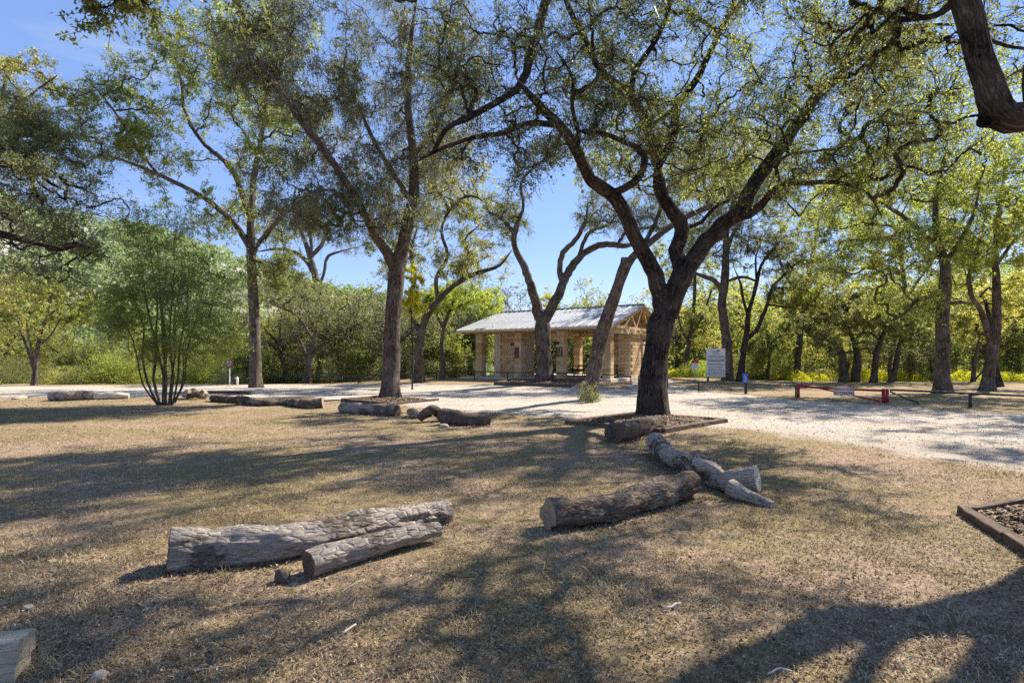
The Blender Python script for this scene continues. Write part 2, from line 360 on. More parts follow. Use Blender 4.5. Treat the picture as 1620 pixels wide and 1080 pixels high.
gx = gaxis(-7, 9, .14, 1.05, -900, 900); gy = gaxis(1.5, 13, .12, 1.03, -60, 1200)
GX, GY = np.meshgrid(gx, gy); GZ = height(GX, GY)
sdv = poly_sd(road, GX, GY); wob = (fbm(np.stack([GX*1.3, GY*1.3, GX*0], -1), 21, 3)-.45)*1.6
grav = np.clip(.5+(sdv+wob)/1.6, 0, 1)
nx, ny = len(gx), len(gy); idx = np.arange(nx*ny).reshape(ny, nx)
Fg = np.stack([idx[:-1, :-1], idx[:-1, 1:], idx[1:, 1:], idx[1:, :-1]], -1).reshape(-1, 4)
Vg = np.stack([GX, GY, GZ], -1).reshape(-1, 3); gf = grav.ravel()[Fg].mean(1)
def submesh(name, sel):
    f = Fg[sel]; u, inv = np.unique(f, return_inverse=True)
    return link(name, mesh_np(name, Vg[u], [inv.reshape(-1, 4)], GROUND, {'gravel': ('FLOAT', grav.ravel()[u])}))
tag(submesh('ground', gf <= .5), 'dry patchy grass and bare earth', kind='structure')
tag(submesh('gravel_drive', gf > .5), 'pale gravel drive crossing behind the logs', kind='structure')

# ------------------------------------------------------------------ grass, litter (stuff)
def place_field(n, d0, d1, pw, xm=1.1):
    u = rng.random(n); a = 1-pw; D = (d0**a+u*(d1**a-d0**a))**(1/a); X = (rng.random(n)*2-1)*(D*xm+1.2); return X, D
def blades(n, d0, d1, tall):
    X, D = place_field(n, d0, d1, 1.6)
    cl = fbm(np.stack([X*1.1, D*1.1, X*0], -1), 31, 4); cl2 = fbm(np.stack([X*6, D*6, X*0], -1), 33, 3)
    g = poly_sd(road, X, D); keep = (cl*.7+cl2*.6+rng.random(n)*.35 > .68) & (g < .15)
    X, D, cl = X[keep], D[keep], cl[keep]; m = len(X); Z = height(X, D)
    sz = 1+D*.035; cb = fbm(np.stack([X*3.1, D*3.1, X*0], -1), 37, 3); h = rng.uniform(.35, 1.0, m)*tall*(.25+cl+4.5*np.maximum(cb-.48, 0))*np.sqrt(sz); wd = (.0016+.00042*D)*rng.uniform(.7, 1.4, m)
    a = rng.random(m)*2*math.pi; ln = rng.uniform(.5, 1.6, m)*h; la = rng.random(m)*2*math.pi
    P = np.stack([X, D, Z-.004], -1); s = np.stack([np.cos(a), np.sin(a), a*0], -1)*wd[:, None]
    lean = np.stack([np.cos(la), np.sin(la), la*0], -1)
    mid = P+lean*(ln*.35)[:, None]+np.array([0, 0, 1])*(h*.6)[:, None]; tip = P+lean*ln[:, None]+np.array([0, 0, 1])*(h*rng.uniform(.5, 1, m))[:, None]
    V = np.stack([P-s, P+s, mid+s*.8, mid-s*.8, tip], 1).reshape(-1, 3); b = np.arange(m)[:, None]*5
    return V, b+np.array([[0, 1, 2, 3]]), b+np.array([[3, 2, 4]])
def grass_mat():
    t = NT('grass_blades'); g = t.n('ShaderNodeNewGeometry'); pos = g.outputs['Position']
    dry = t.ramp(g.outputs['Random Per Island'], [(0, (.19, .145, .09)), (.4, (.41, .33, .20)), (.8, (.60, .505, .33)), (1, (.70, .62, .45))])
    grn = t.ramp(g.outputs['Random Per Island'], [(0, (.13, .11, .042)), (.5, (.27, .215, .095)), (1, (.48, .385, .20))])
    c = t.mix(t.rng_(t.math('ADD', t.noise(pos, .55, 4, .6), t.math('MULTIPLY', t.noise(pos, 3.5, 4), .5)), .70, .92, 0, 1), dry, grn); c = t.mix(t.rng_(t.noise(pos, 9, 4, .7), .48, .66, 0, .65), c, (.12, .085, .05))
    b = t.pbr(c, .7, spec=.2); tr = t.n('ShaderNodeBsdfTranslucent'); t.t.links.new(c, tr.inputs[0])
    return t.done(t.n('ShaderNodeMixShader', Fac=.3, i1=b, i2=tr))
GRASS = grass_mat()
V, Fq, Ft = blades(300000, 2.0, 24, .038)
tag(link('grass', mesh_np('grass', V, [Fq, Ft], GRASS, smooth=False)), 'short dry grass over the whole clearing', 'grass', kind='stuff')
def litter(name, n, d0, d1, size, mat_, cond=None, pw=1.7, lab='', asp=.45, pts=None, zoff=.004):
    X, D = place_field(n, d0, d1, pw) if pts is None else pts
    if cond is not None: k = cond(X, D); X, D = X[k], D[k]
    m = len(X); Z = height(X, D)+zoff; a = rng.random(m)*2*math.pi; L = size*rng.uniform(.5, 1.3, m)*(1+D*.02)
    t_ = np.stack([np.cos(a), np.sin(a), rng.normal(0, .35, m)], -1); s_ = np.stack([-np.sin(a), np.cos(a), rng.normal(0, .5, m)], -1)
    P = np.stack([X, D, Z+rng.uniform(0, .012, m)], -1); l = L[:, None]
    V = np.stack([P-t_*l*.5, P+s_*l*asp*.5+[0, 0, .004], P+t_*l*.5, P-s_*l*asp*.5+[0, 0, .004]], 1).reshape(-1, 3)
    o = link(name, mesh_np(name, V, [np.arange(m*4).reshape(-1, 4)], mat_, smooth=False)); return tag(o, lab, 'leaf litter', kind='stuff')
def litmat():
    t = NT('dead_leaves'); r = t.n('ShaderNodeNewGeometry').outputs['Random Per Island']
    return t.done(t.pbr(t.ramp(r, [(0, (.07, .045, .028)), (.5, (.18, .115, .068)), (.85, (.32, .23, .14)), (1, (.52, .42, .29))]), .8, spec=.2))
LIT = litmat()
litter('dead_leaves', 60000, 1.9, 20, .021, LIT, cond=lambda X, D: (poly_sd(road, X, D) < .3) & (fbm(np.stack([X*.9, D*.9, X*0], -1), 55, 3) < .50+rng.random(len(X))*.12), lab='dead oak leaves scattered over the grass')
litter('drive_leaves', 9000, 7, 28, .03, LIT, cond=lambda X, D: (poly_sd(road, X, D) > 0) & (fbm(np.stack([X*.6, D*1.2, X*0], -1), 57, 3) > .36+rng.random(len(X))*.2), pw=1.3, lab='fallen leaves drifted on the gravel drive')
litter('gravel_stones', 26000, 9, 30, .022, simple('gravel_stone', (.50, .45, .38), .9, nscale=3, var=.3), cond=lambda X, D: poly_sd(road, X, D) > .1, pw=1.2, lab='loose stones on the gravel drive', asp=.8)

# ------------------------------------------------------------------ tree machinery
def twig_batch(O, Dr, L, S, droop, wander):
    N = len(O); P = np.empty((N, S, 3)); P[:, 0] = O; d = nrm(Dr)
    for s in range(1, S):
        d = nrm(d+rng.normal(0, wander, (N, 3))+np.array([0, 0, -droop])); P[:, s] = P[:, s-1]+d*(L/(S-1))[:, None]
    return P
def leaf_mesh(C, Dr, L, asp=.5, up=.5, tri=False):
    n = len(C); d = nrm(Dr+rng.normal(0, .7, (n, 3))); N_ = nrm(rng.normal(0, 1, (n, 3))+np.array([0, 0, up])); s = nrm(np.cross(d, N_)); n2 = np.cross(s, d)
    l = L[:, None]
    if tri: return np.stack([C-s*l*asp*.5, C+s*l*asp*.5, C+d*l], 1).reshape(-1, 3), np.arange(n*3).reshape(-1, 3)
    V = np.stack([C, C+d*l*.5+s*l*asp*.5+n2*l*.08, C+d*l-n2*l*.05, C+d*l*.5-s*l*asp*.5+n2*l*.08], 1).reshape(-1, 3)
    return V, np.arange(n*4).reshape(-1, 4)
def tree3(name, label, limbs, vols, leafm, bark=None, twm=None, nt_=200, tw=6, lf=30000, ll=.06, cat='tree', group=None, droop=.05, gnarl=.14, rtip=.012, flare=1.12,
          free=.5, moss=0, sub=2, twl=.7, K=14, leafmix=None, lump=.35, maxlen=99, tri=None, strands=0):
    """limbs: list of arrays (n,4) x y z r, first is the trunk; vols: (centre, radii, weight)"""
    bark = bark or B_DARK; twm = twm or TW_DARK
    base = limbs[0][0, :3].copy(); tri = K < 17 if tri is None else tri; lf = int(lf*(2.1 if tri else 1.7)); ll *= 1.12; tw *= .62
    root = thing(name, label, cat, tuple(base), group=group)
    mb = MB(); nodes = []; allow = []
    for li, Lm in enumerate(limbs):
        Lm = Lm.copy(); Lm[-1, 3] *= (.4 if len(Lm) > 3 else 1); Q = catmull(Lm, .22 if K > 12 else .4); Q[:, :3] -= base
        if li == 0 and flare:
            hh = Q[:, 2]-Q[0, 2]; Q[:, 3] *= 1+(flare-1)*np.exp(-np.maximum(hh, 0)/(Lm[0, 3]*1.3)); Q[0, 2] -= .12
        else:
            Q[2:, :3] += (rng.normal(0, 1, (len(Q)-2, 3))*(Q[2:, 3:4]*.10))
        kk = K if Q[0, 3] > .06 else max(6, K//2)
        V, Fq, bc = tubes(Q[None, :, :3], Q[None, :, 3], kk*(2 if li == 0 and K >= 14 else 1), lump, li)
        if li == 0 and flare:      # roots: lobes at the foot
            ang = np.arctan2(V[:, 1], V[:, 0]); z = np.maximum(V[:, 2], 0); lob = 1+.12*np.sin(ang*5+1.3)*np.exp(-z/(Lm[0, 3]*1.2)); V[:, 0] *= lob; V[:, 1] *= lob
        mb.add(V, [Fq], bc+li*3.1)
        mb.add(Q[[-1], :3], [])
        fr = free if li == 0 else .12; n0 = int(len(Q)*fr)
        for q in Q[n0:]: nodes.append(q[:3])
    trunk = mb.build('trunk', bark, root, smooth=True)
    NP = [np.array(n) for n in nodes]; par = [-1]*len(NP); cnt = [0]*len(NP)
    # targets
    wts = np.array([v[2] for v in vols], float); wts /= wts.sum(); T = []
    for v, wt in zip(vols, wts):
        m = max(1, int(nt_*wt)); q = nrm(rng.normal(0, 1, (m, 3)))*(rng.random((m, 1))**.45); T.append(np.array(v[0])-base+q*np.array(v[1]))
    T = np.concatenate(T); A = np.array(NP)
    dm = np.array([np.min(np.linalg.norm(A-t, axis=1)) for t in T]); T = T[np.argsort(dm)]
    cap = len(NP)+len(T)*6; arr = np.empty((cap, 3)); arr[:len(NP)] = A; cnt = np.zeros(cap); par = np.full(cap, -1); dep = np.zeros(cap); n = len(NP)
    chains = []; S = 7
    for t in T:
        dv = np.linalg.norm(arr[:n]-t, axis=1); j = int(np.argmin(dv+.10*dep[:n]+np.where(arr[:n, 2] > t[2]+.3, .3, 0)))
        p = arr[j]; d = t-p; L = np.linalg.norm(d)
        if L < .15 or L > maxlen: continue
        pp = par[j]; tan = (p-arr[pp]) if pp >= 0 else d; tan = tan/max(np.linalg.norm(tan), 1e-6)*L
        s = np.linspace(0, 1, S)[:, None]; c1 = p+.35*(tan*.55+d*.45)+np.array([0, 0, .06*L]); c2 = t-.3*d+rng.normal(0, gnarl, 3)*L
        P = (1-s)**3*p+3*(1-s)**2*s*c1+3*(1-s)*s*s*c2+s**3*t
        P[1:-1] += rng.normal(0, gnarl*.28, (S-2, 3))*min(L, 2.0)
        ids = []; prev = j
        for k in range(1, S):
            arr[n] = P[k]; par[n] = prev; dep[n] = dep[prev]+L/(S-1); prev = n; ids.append(n); n += 1
        q = prev
        while q >= 0: cnt[q] += 1; q = par[q]
        chains.append((j, ids, P))
    CP = np.array([c[2] for c in chains]); Rd = np.empty((len(chains), S))
    for i, (j, ids, P) in enumerate(chains):
        r = rtip*np.maximum(cnt[ids], 1)**.5; Rd[i, 1:] = r; Rd[i, 0] = r[0]*1.12
        Rd[i, -1] = Rd[i, -1] if cnt[ids[-1]] > 1 else rtip*.55
    tb = MB(); big = Rd[:, 1] > .035
    for sel, kk in ((big, 8), (~big, 4)):
        if sel.any(): V, Fq, bc = tubes(CP[sel], Rd[sel], kk, .25 if kk == 8 else 0, 5); tb.add(V, [Fq], bc)
    tb.build('branches', bark, root, smooth=True)['kind'] = 'stuff'
    # fine twigs
    O = CP[:, 2:].reshape(-1, 3); DD = np.repeat(nrm(CP[:, -1]-CP[:, 0]), S-2, 0)
    rep = int(math.ceil(tw)); O = np.repeat(O, rep, 0); DD = np.repeat(DD, rep, 0)
    keep = rng.random(len(O)) < .5*tw/rep; O, DD = O[keep], DD[keep]; N = len(O)
    D1 = DD*.6+rng.normal(0, .75, (N, 3))+np.array([0, 0, .12]); Lw = rng.uniform(.4, 1.1, N)*twl
    P1 = twig_batch(O, D1, Lw, 5, droop, .28)
    tb = MB(); P1s = P1[:, [0, 2, 4]] if K > 9 else P1[:, [0, 4]]; V, Fq, bc = tubes(P1s, np.linspace(1, .45, P1s.shape[1])[None, :]*(rtip*.45)*np.ones((N, 1)), 3); tb.add(V, [Fq], bc)
    P2 = None
    if sub:
        O2 = np.concatenate([P1[:, k] for k in (2, 3, 4)][:sub+1]); N2 = len(O2)
        P2 = twig_batch(O2, nrm(rng.normal(0, 1, (N2, 3))), rng.uniform(.3, .7, N2)*twl*.55, 3, droop*1.5, .3)
        hs_ = rng.random(N2) < (.8 if K >= 17 else .5); Ph = P2[hs_]; wv_ = nrm(rng.normal(0, 1, (len(Ph), 3)))*rtip*.42; V = np.stack([Ph[:, 0]-wv_, Ph[:, 0]+wv_, Ph[:, 2]], 1).reshape(-1, 3); tb.add(V, [np.arange(len(Ph)*3).reshape(-1, 3)])
    tb.build('twigs', twm, root)['kind'] = 'stuff'
    # leaves
    segs = [(P1[:, a], P1[:, a+1]) for a in range(1, 4)]
    if P2 is not None: segs += [(P2[:, a], P2[:, a+1]) for a in range(2)]
    A0 = np.concatenate([s[0] for s in segs]); A1 = np.concatenate([s[1] for s in segs])
    # some sprays are bare, some dense
    wv = np.clip((fbm((A0+base)*.8, 61, 3)-.25)*2.6, .22, .9); wv = wv*np.exp(rng.normal(0, .9, len(A0))); wv /= wv.sum()
    k = rng.choice(len(A0), lf, p=wv); tt = rng.random((lf, 1)); C = A0[k]+(A1[k]-A0[k])*tt+rng.normal(0, ll*.5, (lf, 3))
    Ls = ll*rng.uniform(.55, 1.3, lf)
    mats = [leafm]; mi = None
    V, Fq = leaf_mesh(C, A1[k]-A0[k], Ls, tri=tri)
    if leafmix:
        mats = [leafm, leafmix[0]]; zc = leafmix[1](C+base); mi = (rng.random(lf) < zc).astype(int)
    cr = link('crown', mesh_np('crown', V, [Fq], mats, smooth=False, mat_idx=mi), root); cr['kind'] = 'stuff'
    if strands:
        kk = rng.choice(N, strands); A = P1[kk, rng.integers(1, 5, strands)]; D0 = rng.normal(0, .5, (strands, 3))+[0, 0, -1.0]
        Ps = twig_batch(A, D0, rng.uniform(.2, .75, strands), 5, .12, .30); W = nrm(rng.normal(0, 1, (strands, 1, 3)))*np.array([.009, .010, .008, .006, .002])[None, :, None]
        V = np.stack([Ps-W, Ps+W], 2).reshape(-1, 3); i = (np.arange(strands)[:, None]*10+np.arange(4)[None, :]*2).ravel()
        so = link('hanging_moss', mesh_np('hanging_moss', V, [np.stack([i, i+1, i+3, i+2], 1)], MOSS, smooth=False), root); so['kind'] = 'stuff'
    if moss:
        A = P1[rng.choice(N, moss)][:, 2]; nb = 22; d = nrm(rng.normal(0, 1, (moss, nb, 3))); L = rng.uniform(.05, .12, (moss, nb, 1)); s = nrm(np.cross(d, rng.normal(0, 1, d.shape)))*.007
        C = A[:, None, :]; sag = np.array([0, 0, -.03]); V = np.stack([C-s, C+s, C+d*L+sag], 2).reshape(-1, 3)
        mo = link('ball_moss', mesh_np('ball_moss', V, [np.arange(moss*nb*3).reshape(-1, 3)], MOSS, smooth=False), root); mo['kind'] = 'stuff'
    return root
def lim(D, pts):
    """traced limb: (px, py, width_px, metres nearer(-)/farther(+))"""
    o = []
    for p in pts:
        d = D+(p[3] if len(p) > 3 else 0); k = 1.03*math.sqrt(1+.8*((p[0]-CX)**2+.5*(p[1]-HY)**2)/F**2); o.append([*pt(p[0], p[1], d), max(p[2]/2/F*d/k, .009)])
    return np.array(o)
def vol(D, cx, cy, rx, ry, rd, wt=1, dD=0):
    d = D+dD; return (pt(cx, cy, d), (rx/F*d, rd, ry/F*d), wt)
def ptree(name, label, base, limbs, vols, leafm, D=None, **kw):
    x, d = gd(*base)
    D = D or d; z = H((base[0]-CX)/F*D, D); Ls = [lim(D, l) for l in limbs]
    Ls[0][0, 2] = z
    return tree3(name, label, Ls, [vol(D, *v) for v in vols], leafm, **kw)

# ------------------------------------------------------------------ the traced trees
ptree('live_oak_tree', 'huge dark live oak with three forking limbs standing in the timber bed', (1033, 662),
  [[(1033, 662, 53), (1032, 630, 47), (1034, 590, 44), (1040, 545, 41), (1047, 505, 42), (1053, 478, 40)],
   [(1052, 500, 30), (1048, 478, 30), (1036, 434, 27), (1008, 384, 25, -.2), (982, 327, 23, -.5), (964, 305, 22, -.6), (935, 283, 20, -.9), (913, 239, 18, -1.2), (888, 201, 16, -1.4), (862, 176, 14, -1.7), (838, 150, 11, -1.9), (815, 120, 7, -2.2)],
   [(1058, 490, 30), (1066, 455, 28), (1075, 428, 26, .2), (1071, 395, 25, .3), (1080, 362, 24, .4), (1066, 338, 23, .4), (1052, 315, 22, .4), (1041, 285, 20, .5), (1040, 258, 19, .5)],
   [(1056, 500, 34), (1077, 440, 31), (1102, 403, 30, .3), (1140, 359, 29, .6), (1172, 330, 27, .8), (1190, 296, 25, .9), (1240, 225, 22, 1.1), (1294, 151, 19, 1.2), (1332, 113, 16, 1.2), (1351, 63, 14, 1.2), (1389, 19, 11, 1.2), (1420, -40, 7, 1.3)],
   [(1040, 262, 18, .5), (1033, 235, 17, .4), (1023, 195, 15, .1), (995, 151, 14, -.3), (951, 113, 12, -.7), (929, 69, 10, -1), (900, 13, 9, -1.3), (880, -50, 6, -1.6)],
   [(1040, 262, 17, .5), (1058, 233, 16, .7), (1067, 208, 15, .9), (1071, 170, 14, 1.1), (1102, 126, 12, 1.4), (1121, 88, 11, 1.6), (1149, 31, 9, 1.8), (1190, -20, 6, 2)],
   [(1000, 160, 11, -.3), (1003, 115, 10, -.5), (1040, 60, 9, -.8), (1062, 0, 7, -1.1), (1075, -70, 5, -1.4)],
   [(1160, 342, 17, .7), (1185, 340, 16, .4), (1203, 325, 14, .1), (1234, 293, 11, -.4), (1275, 290, 9, -.8), (1322, 289, 8, -1.2), (1370, 303, 6, -1.5), (1396, 345, 4, -1.7)],
   [(1234, 293, 8, -.4), (1228, 265, 7, -.5), (1246, 245, 6, -.7), (1285, 240, 5, -.9), (1340, 232, 4, -1)],
   [(1351, 63, 8, 1.2), (1408, 53, 7, .8), (1465, 41, 7, .4), (1512, 40, 5, 0), (1560, 60, 3, -.3)],
   [(1338, 110, 9, 1.2), (1370, 92, 8, 1.5), (1410, 86, 6, 1.7), (1450, 102, 5, 1.9), (1480, 118, 3, 2.1)],
   [(970, 305, 14, -.6), (1000, 292, 13, -.9), (1016, 268, 12, -1.1), (1018, 243, 11, -1.2), (995, 228, 9, -1.5), (955, 212, 7, -1.8), (925, 205, 5, -2)],
   [(888, 201, 10, -1.4), (868, 196, 10, -1.6), (830, 196, 9, -1.9), (800, 210, 9, -2), (770, 214, 8, -2.2), (735, 222, 7, -2.4), (700, 235, 6, -2.6), (655, 258, 4, -2.8)],
   [(880, -50, 12, -1.6), (862, 10, 15, -1.8), (845, 70, 15, -1.9), (832, 115, 14, -2), (818, 140, 13, -2.1), (780, 165, 11, -2.3), (735, 188, 10, -2.5), (704, 205, 8, -2.7), (686, 240, 7, -2.9), (664, 250, 5, -3)],
   [(913, 239, 9, -1.2), (915, 210, 8, -1.3), (905, 170, 7, -1.5), (907, 125, 6, -1.7), (880, 80, 5, -1.8)],
   [(1080, 362, 8, .4), (1110, 350, 7, .8), (1140, 322, 5, 1.2), (1190, 305, 4, 1.5)]],
  [(1060, 40, 230, 170, 4.5, 1.0), (1330, 100, 180, 120, 3.2, .55, 1), (900, 60, 120, 130, 2.6, .45, -1), (1300, 290, 150, 70, 2.4, .2, -.5), (760, 130, 130, 130, 2.2, .5, -2.0), (830, 240, 90, 50, 1.8, .12, -2), (960, 190, 110, 70, 2, .25, -1), (1220, 170, 120, 90, 3, .35, .5), (1440, 190, 130, 100, 2.2, .5, -2.2), (1100, 240, 150, 80, 3, .35), (1050, -130, 330, 110, 4.5, .6)],
  L_OAK, nt_=900, tw=9, lf=68000, ll=.056, K=26, droop=.10, moss=420, strands=1500, free=.97, rtip=.011, gnarl=.17, leafmix=(L_GREEN, lambda C: np.clip(.08+(C[:, 0]-3)*.07, .05, .55)), flare=1.1, sub=1)
ptree('elm_tree', 'stout grey trunk tree hung with ball moss, left of the pavilion', (618, 629),
  [[(617, 629, 31), (618, 605, 28), (620, 560, 27), (621, 510, 26), (624, 470, 26), (628, 430, 26), (636, 395, 22), (646, 350, 20, -.2), (655, 300, 18, -.5), (653, 240, 14, -.8), (645, 160, 12, -1), (648, 80, 9, -1.2), (660, -10, 6, -1.4)],
   [(626, 428, 18), (612, 400, 17, -.2), (597, 378, 15, -.5), (580, 345, 13, -1), (555, 300, 12, -1.7), (522, 250, 12, -2.2), (480, 195, 12, -2.8), (440, 140, 11, -3.2), (409, 92, 9, -3.5), (385, 30, 7, -3.8), (372, -30, 5, -4)],
   [(650, 320, 9, -.4), (620, 270, 8, -1), (590, 220, 7, -1.5), (560, 150, 6, -2)],
   [(652, 250, 8, -.8), (690, 200, 7, -.6), (720, 130, 6, -.3), (735, 60, 4, 0)]],
  [(600, 190, 120, 150, 3.6, 1), (480, 130, 100, 130, 3, .8, -2), (590, 330, 105, 60, 2.4, .6, -.6), (480, 300, 80, 60, 2.2, .45, -2), (700, 140, 100, 130, 2.5, .7), (560, -60, 200, 110, 4, .7, -2), (700, 260, 60, 50, 2, .15), (400, 60, 90, 80, 2.4, .3, -3)],
  L_OAK, nt_=500, tw=8, lf=66000, ll=.072, K=22, bark=B_GREY, twm=TW_GREY, droop=.32, moss=900, strands=13000, free=.55, twl=.9, rtip=.012, flare=1.25, sub=1, leafmix=(L_GREY, lambda C: C[:, 0]*0+.35))
ptree('pecan_tree', 'tall slender tree with wide yellow green crown, behind the timber kerb', (406, 613),
  [[(406, 614, 23), (404, 590, 20), (404, 560, 19), (402, 500, 17), (399, 440, 16), (397, 390, 15), (397, 340, 12), (402, 280, 10, .3), (412, 225, 8, .5), (420, 160, 6, .6), (412, 90, 4, .7)],
   [(397, 396, 10), (372, 355, 10, -.6), (335, 322, 9, -1.2), (300, 300, 8, -1.8), (250, 276, 7, -2.3), (200, 256, 5, -2.8), (160, 245, 4, -3)],
   [(396, 345, 10), (367, 270, 9, .6), (318, 222, 7, .9), (293, 177, 6, 1), (287, 130, 5, 1), (270, 70, 4, 1)],
   [(250, 276, 5, -2.3), (215, 230, 5, -2.5), (180, 175, 4, -2.6), (135, 120, 3, -2.7)],
   [(398, 400, 8), (425, 365, 7, -1), (460, 330, 5, -1.7), (500, 300, 4, -2)]],
  [(330, 130, 130, 90, 4.2, 1), (225, 225, 90, 60, 2.6, .4, -2), (430, 190, 90, 120, 3.5, .7), (390, 340, 120, 40, 3.5, .45), (430, 425, 55, 40, 2.4, .22, -1), (160, 170, 55, 55, 2, .2, -2), (410, 40, 110, 60, 3, .4)],
  L_GREEN, nt_=440, tw=7, lf=60000, ll=.095, K=16, bark=B_GREY, free=.6, twl=1.1, rtip=.014, leafmix=(L_OAK, lambda C: np.clip(.85-(C[:, 2]-4)*.04, .15, .8)), sub=1, flare=1.1)
ptree('cedar_elm_tree', 'thin grey forked tree between the slender tree and mossy trunk', (506, 606),
  [[(506, 607, 18), (505, 585, 14), (504, 550, 13), (505, 500, 13), (503, 460, 13), (496, 425, 11), (490, 405, 9), (480, 375, 7), (465, 345, 5)],
   [(500, 440, 8), (482, 410, 7), (460, 397, 6), (435, 394, 5), (408, 398, 4)], [(490, 408, 8), (508, 388, 7), (518, 360, 6), (530, 340, 4)], [(503, 460, 6), (513, 430, 5), (520, 405, 5), (560, 392, 3)], [(492, 408, 6), (492, 380, 6), (484, 345, 4)]],
  [(490, 345, 75, 45, 3, 1), (560, 390, 40, 20, 2, .2), (430, 380, 40, 25, 2, .25)], L_GREY, nt_=260, tw=7, lf=20000, ll=.085, K=12, bark=B_GREY, twm=TW_GREY, twl=1.0, flare=1.1, sub=1)
ptree('leaning_oak_tree', 'oak with crooked limbs and yellow leaves behind the mossy trunk', (664, 601),
  [[(663, 602, 17), (663, 575, 15), (664, 545, 14), (669, 515, 13), (680, 492, 11), (700, 468, 9), (726, 446, 8), (755, 432, 7), (790, 420, 5), (810, 395, 3)],
   [(666, 530, 9), (655, 505, 8), (647, 480, 7), (656, 440, 7), (650, 400, 6), (660, 360, 5)],
   [(693, 475, 7), (690, 440, 7, -.5), (708, 405, 6, -.8), (698, 365, 5, -1), (716, 325, 4, -1), (745, 310, 4, -1.2), (775, 325, 3, -1.5)],
   [(726, 446, 6), (742, 415, 5, .5), (735, 380, 4, .8), (760, 355, 3, 1)]],
  [(715, 320, 90, 70, 3.2, 1), (630, 400, 50, 50, 3, .3), (740, 415, 70, 35, 3, .5), (690, 250, 60, 50, 3, .4)], L_YEL, nt_=320, tw=5, lf=32000, ll=.085, K=12, twl=.9, gnarl=.24, bark=B_FAR, leafmix=(L_GREY, lambda C: C[:, 0]*0+.45), D=33, sub=1, flare=1.1)
ptree('yellow_sapling', 'small sapling with bright yellow leaves beside the mossy trunk', (650, 606),
  [[(652, 606, 3), (653, 570, 2.5), (652, 530, 2.5), (650, 480, 2), (651, 430, 1.5)]], [(655, 480, 18, 28, 1, 1), (650, 430, 10, 25, .6, .3), (665, 440, 10, 12, .6, .2)], L_BRIGHT, nt_=26, tw=3, lf=3600, ll=.09, K=6, D=28, twl=.5, flare=0, sub=0, cat='sapling')
ptree('pale_trunk_tree', 'slim pale trunk tree just left of the pavilion', (699, 600),
  [[(699, 600, 9), (701, 570, 8), (699, 545, 7), (703, 515, 6), (712, 490, 5), (722, 465, 3)], [(702, 520, 4), (692, 500, 4), (690, 475, 3)], [(712, 492, 4), (735, 480, 3), (760, 470, 2)]],
  [(735, 472, 65, 24, 2.8, 1), (690, 480, 35, 22, 2, .4)], L_GREEN, nt_=90, tw=4, lf=11000, ll=.10, K=10, D=36, bark=B_GREY, twm=TW_GREY, sub=1, twl=.9)
ptree('live_oak_tree', 'twin limbed oak rising in front of the pavilion front', (862, 603),
  [[(861, 605, 30), (861, 580, 26), (859, 545, 25), (858, 515, 26), (860, 494, 25)],
   [(854, 505, 18), (848, 478, 16, -.2), (838, 450, 14, -.4), (831, 425, 12, -.5), (818, 400, 10, -.6), (813, 378, 9, -.7), (818, 355, 8, -.7), (823, 338, 7, -.7)],
   [(862, 505, 19), (873, 485, 17), (886, 460, 15, .2), (896, 437, 14, .4), (912, 412, 12, .6), (935, 394, 11, .8), (960, 386, 10, 1), (990, 389, 8, 1.2), (1020, 380, 6, 1.4)],
   [(890, 450, 10, .3), (886, 425, 9, .3), (890, 400, 9, .3), (910, 380, 8, 0), (926, 350, 6, -.3), (930, 320, 4, -.5)],
   [(815, 372, 8, -.7), (800, 352, 7, -.8), (785, 340, 5, -1), (770, 335, 3, -1.1)], [(820, 350, 6, -.7), (828, 325, 5, -.9), (824, 290, 5, -1.1), (845, 265, 4, -1.2), (870, 245, 3, -1.4)],
   [(914, 410, 7, .6), (930, 370, 6, 1), (955, 358, 5, 1.3), (980, 348, 3, 1.6)]],
  [(800, 340, 45, 50, 1.8, .5), (950, 335, 50, 38, 2, .5), (1010, 350, 50, 40, 2.2, .5), (870, 240, 40, 25, 1.5, .25)], L_OAK, nt_=270, tw=7, lf=17000, ll=.07, K=18, bark=B_GREY, twm=TW_GREY, D=30.5, gnarl=.22, moss=120, free=.97, sub=1, flare=1.1)
ptree('leaning_oak_tree', 'leaning oak with a sawn stub and a shrub at its foot', (933, 634),
  [[(931, 635, 27), (936, 605, 24), (943, 570, 24), (950, 535, 24), (961, 500, 22), (974, 465, 19), (983, 438, 17), (1000, 408, 13), (1030, 382, 11), (1070, 352, 10, .4), (1115, 330, 9, .8), (1150, 318, 7, 1.2), (1190, 290, 4, 1.6)],
   [(980, 445, 18), (986, 425, 17), (990, 408, 16)], [(1010, 400, 8), (1040, 345, 7, .8), (1050, 300, 6, 1.2), (1040, 255, 4, 1.5)], [(1115, 330, 6, .8), (1130, 290, 5, 1.1), (1125, 250, 4, 1.4)]],
  [(1100, 270, 90, 60, 3, 1), (960, 260, 70, 50, 2.5, .4, 1), (1010, 200, 60, 50, 2.5, .35, 1)], L_GREY, nt_=130, tw=5, lf=13000, ll=.075, K=16, bark=B_GREY, D=20.5, gnarl=.2, twm=TW_GREY, flare=1.1, free=.7, moss=60, sub=1, leafmix=(L_GREEN, lambda C: C[:, 0]*0+.3))
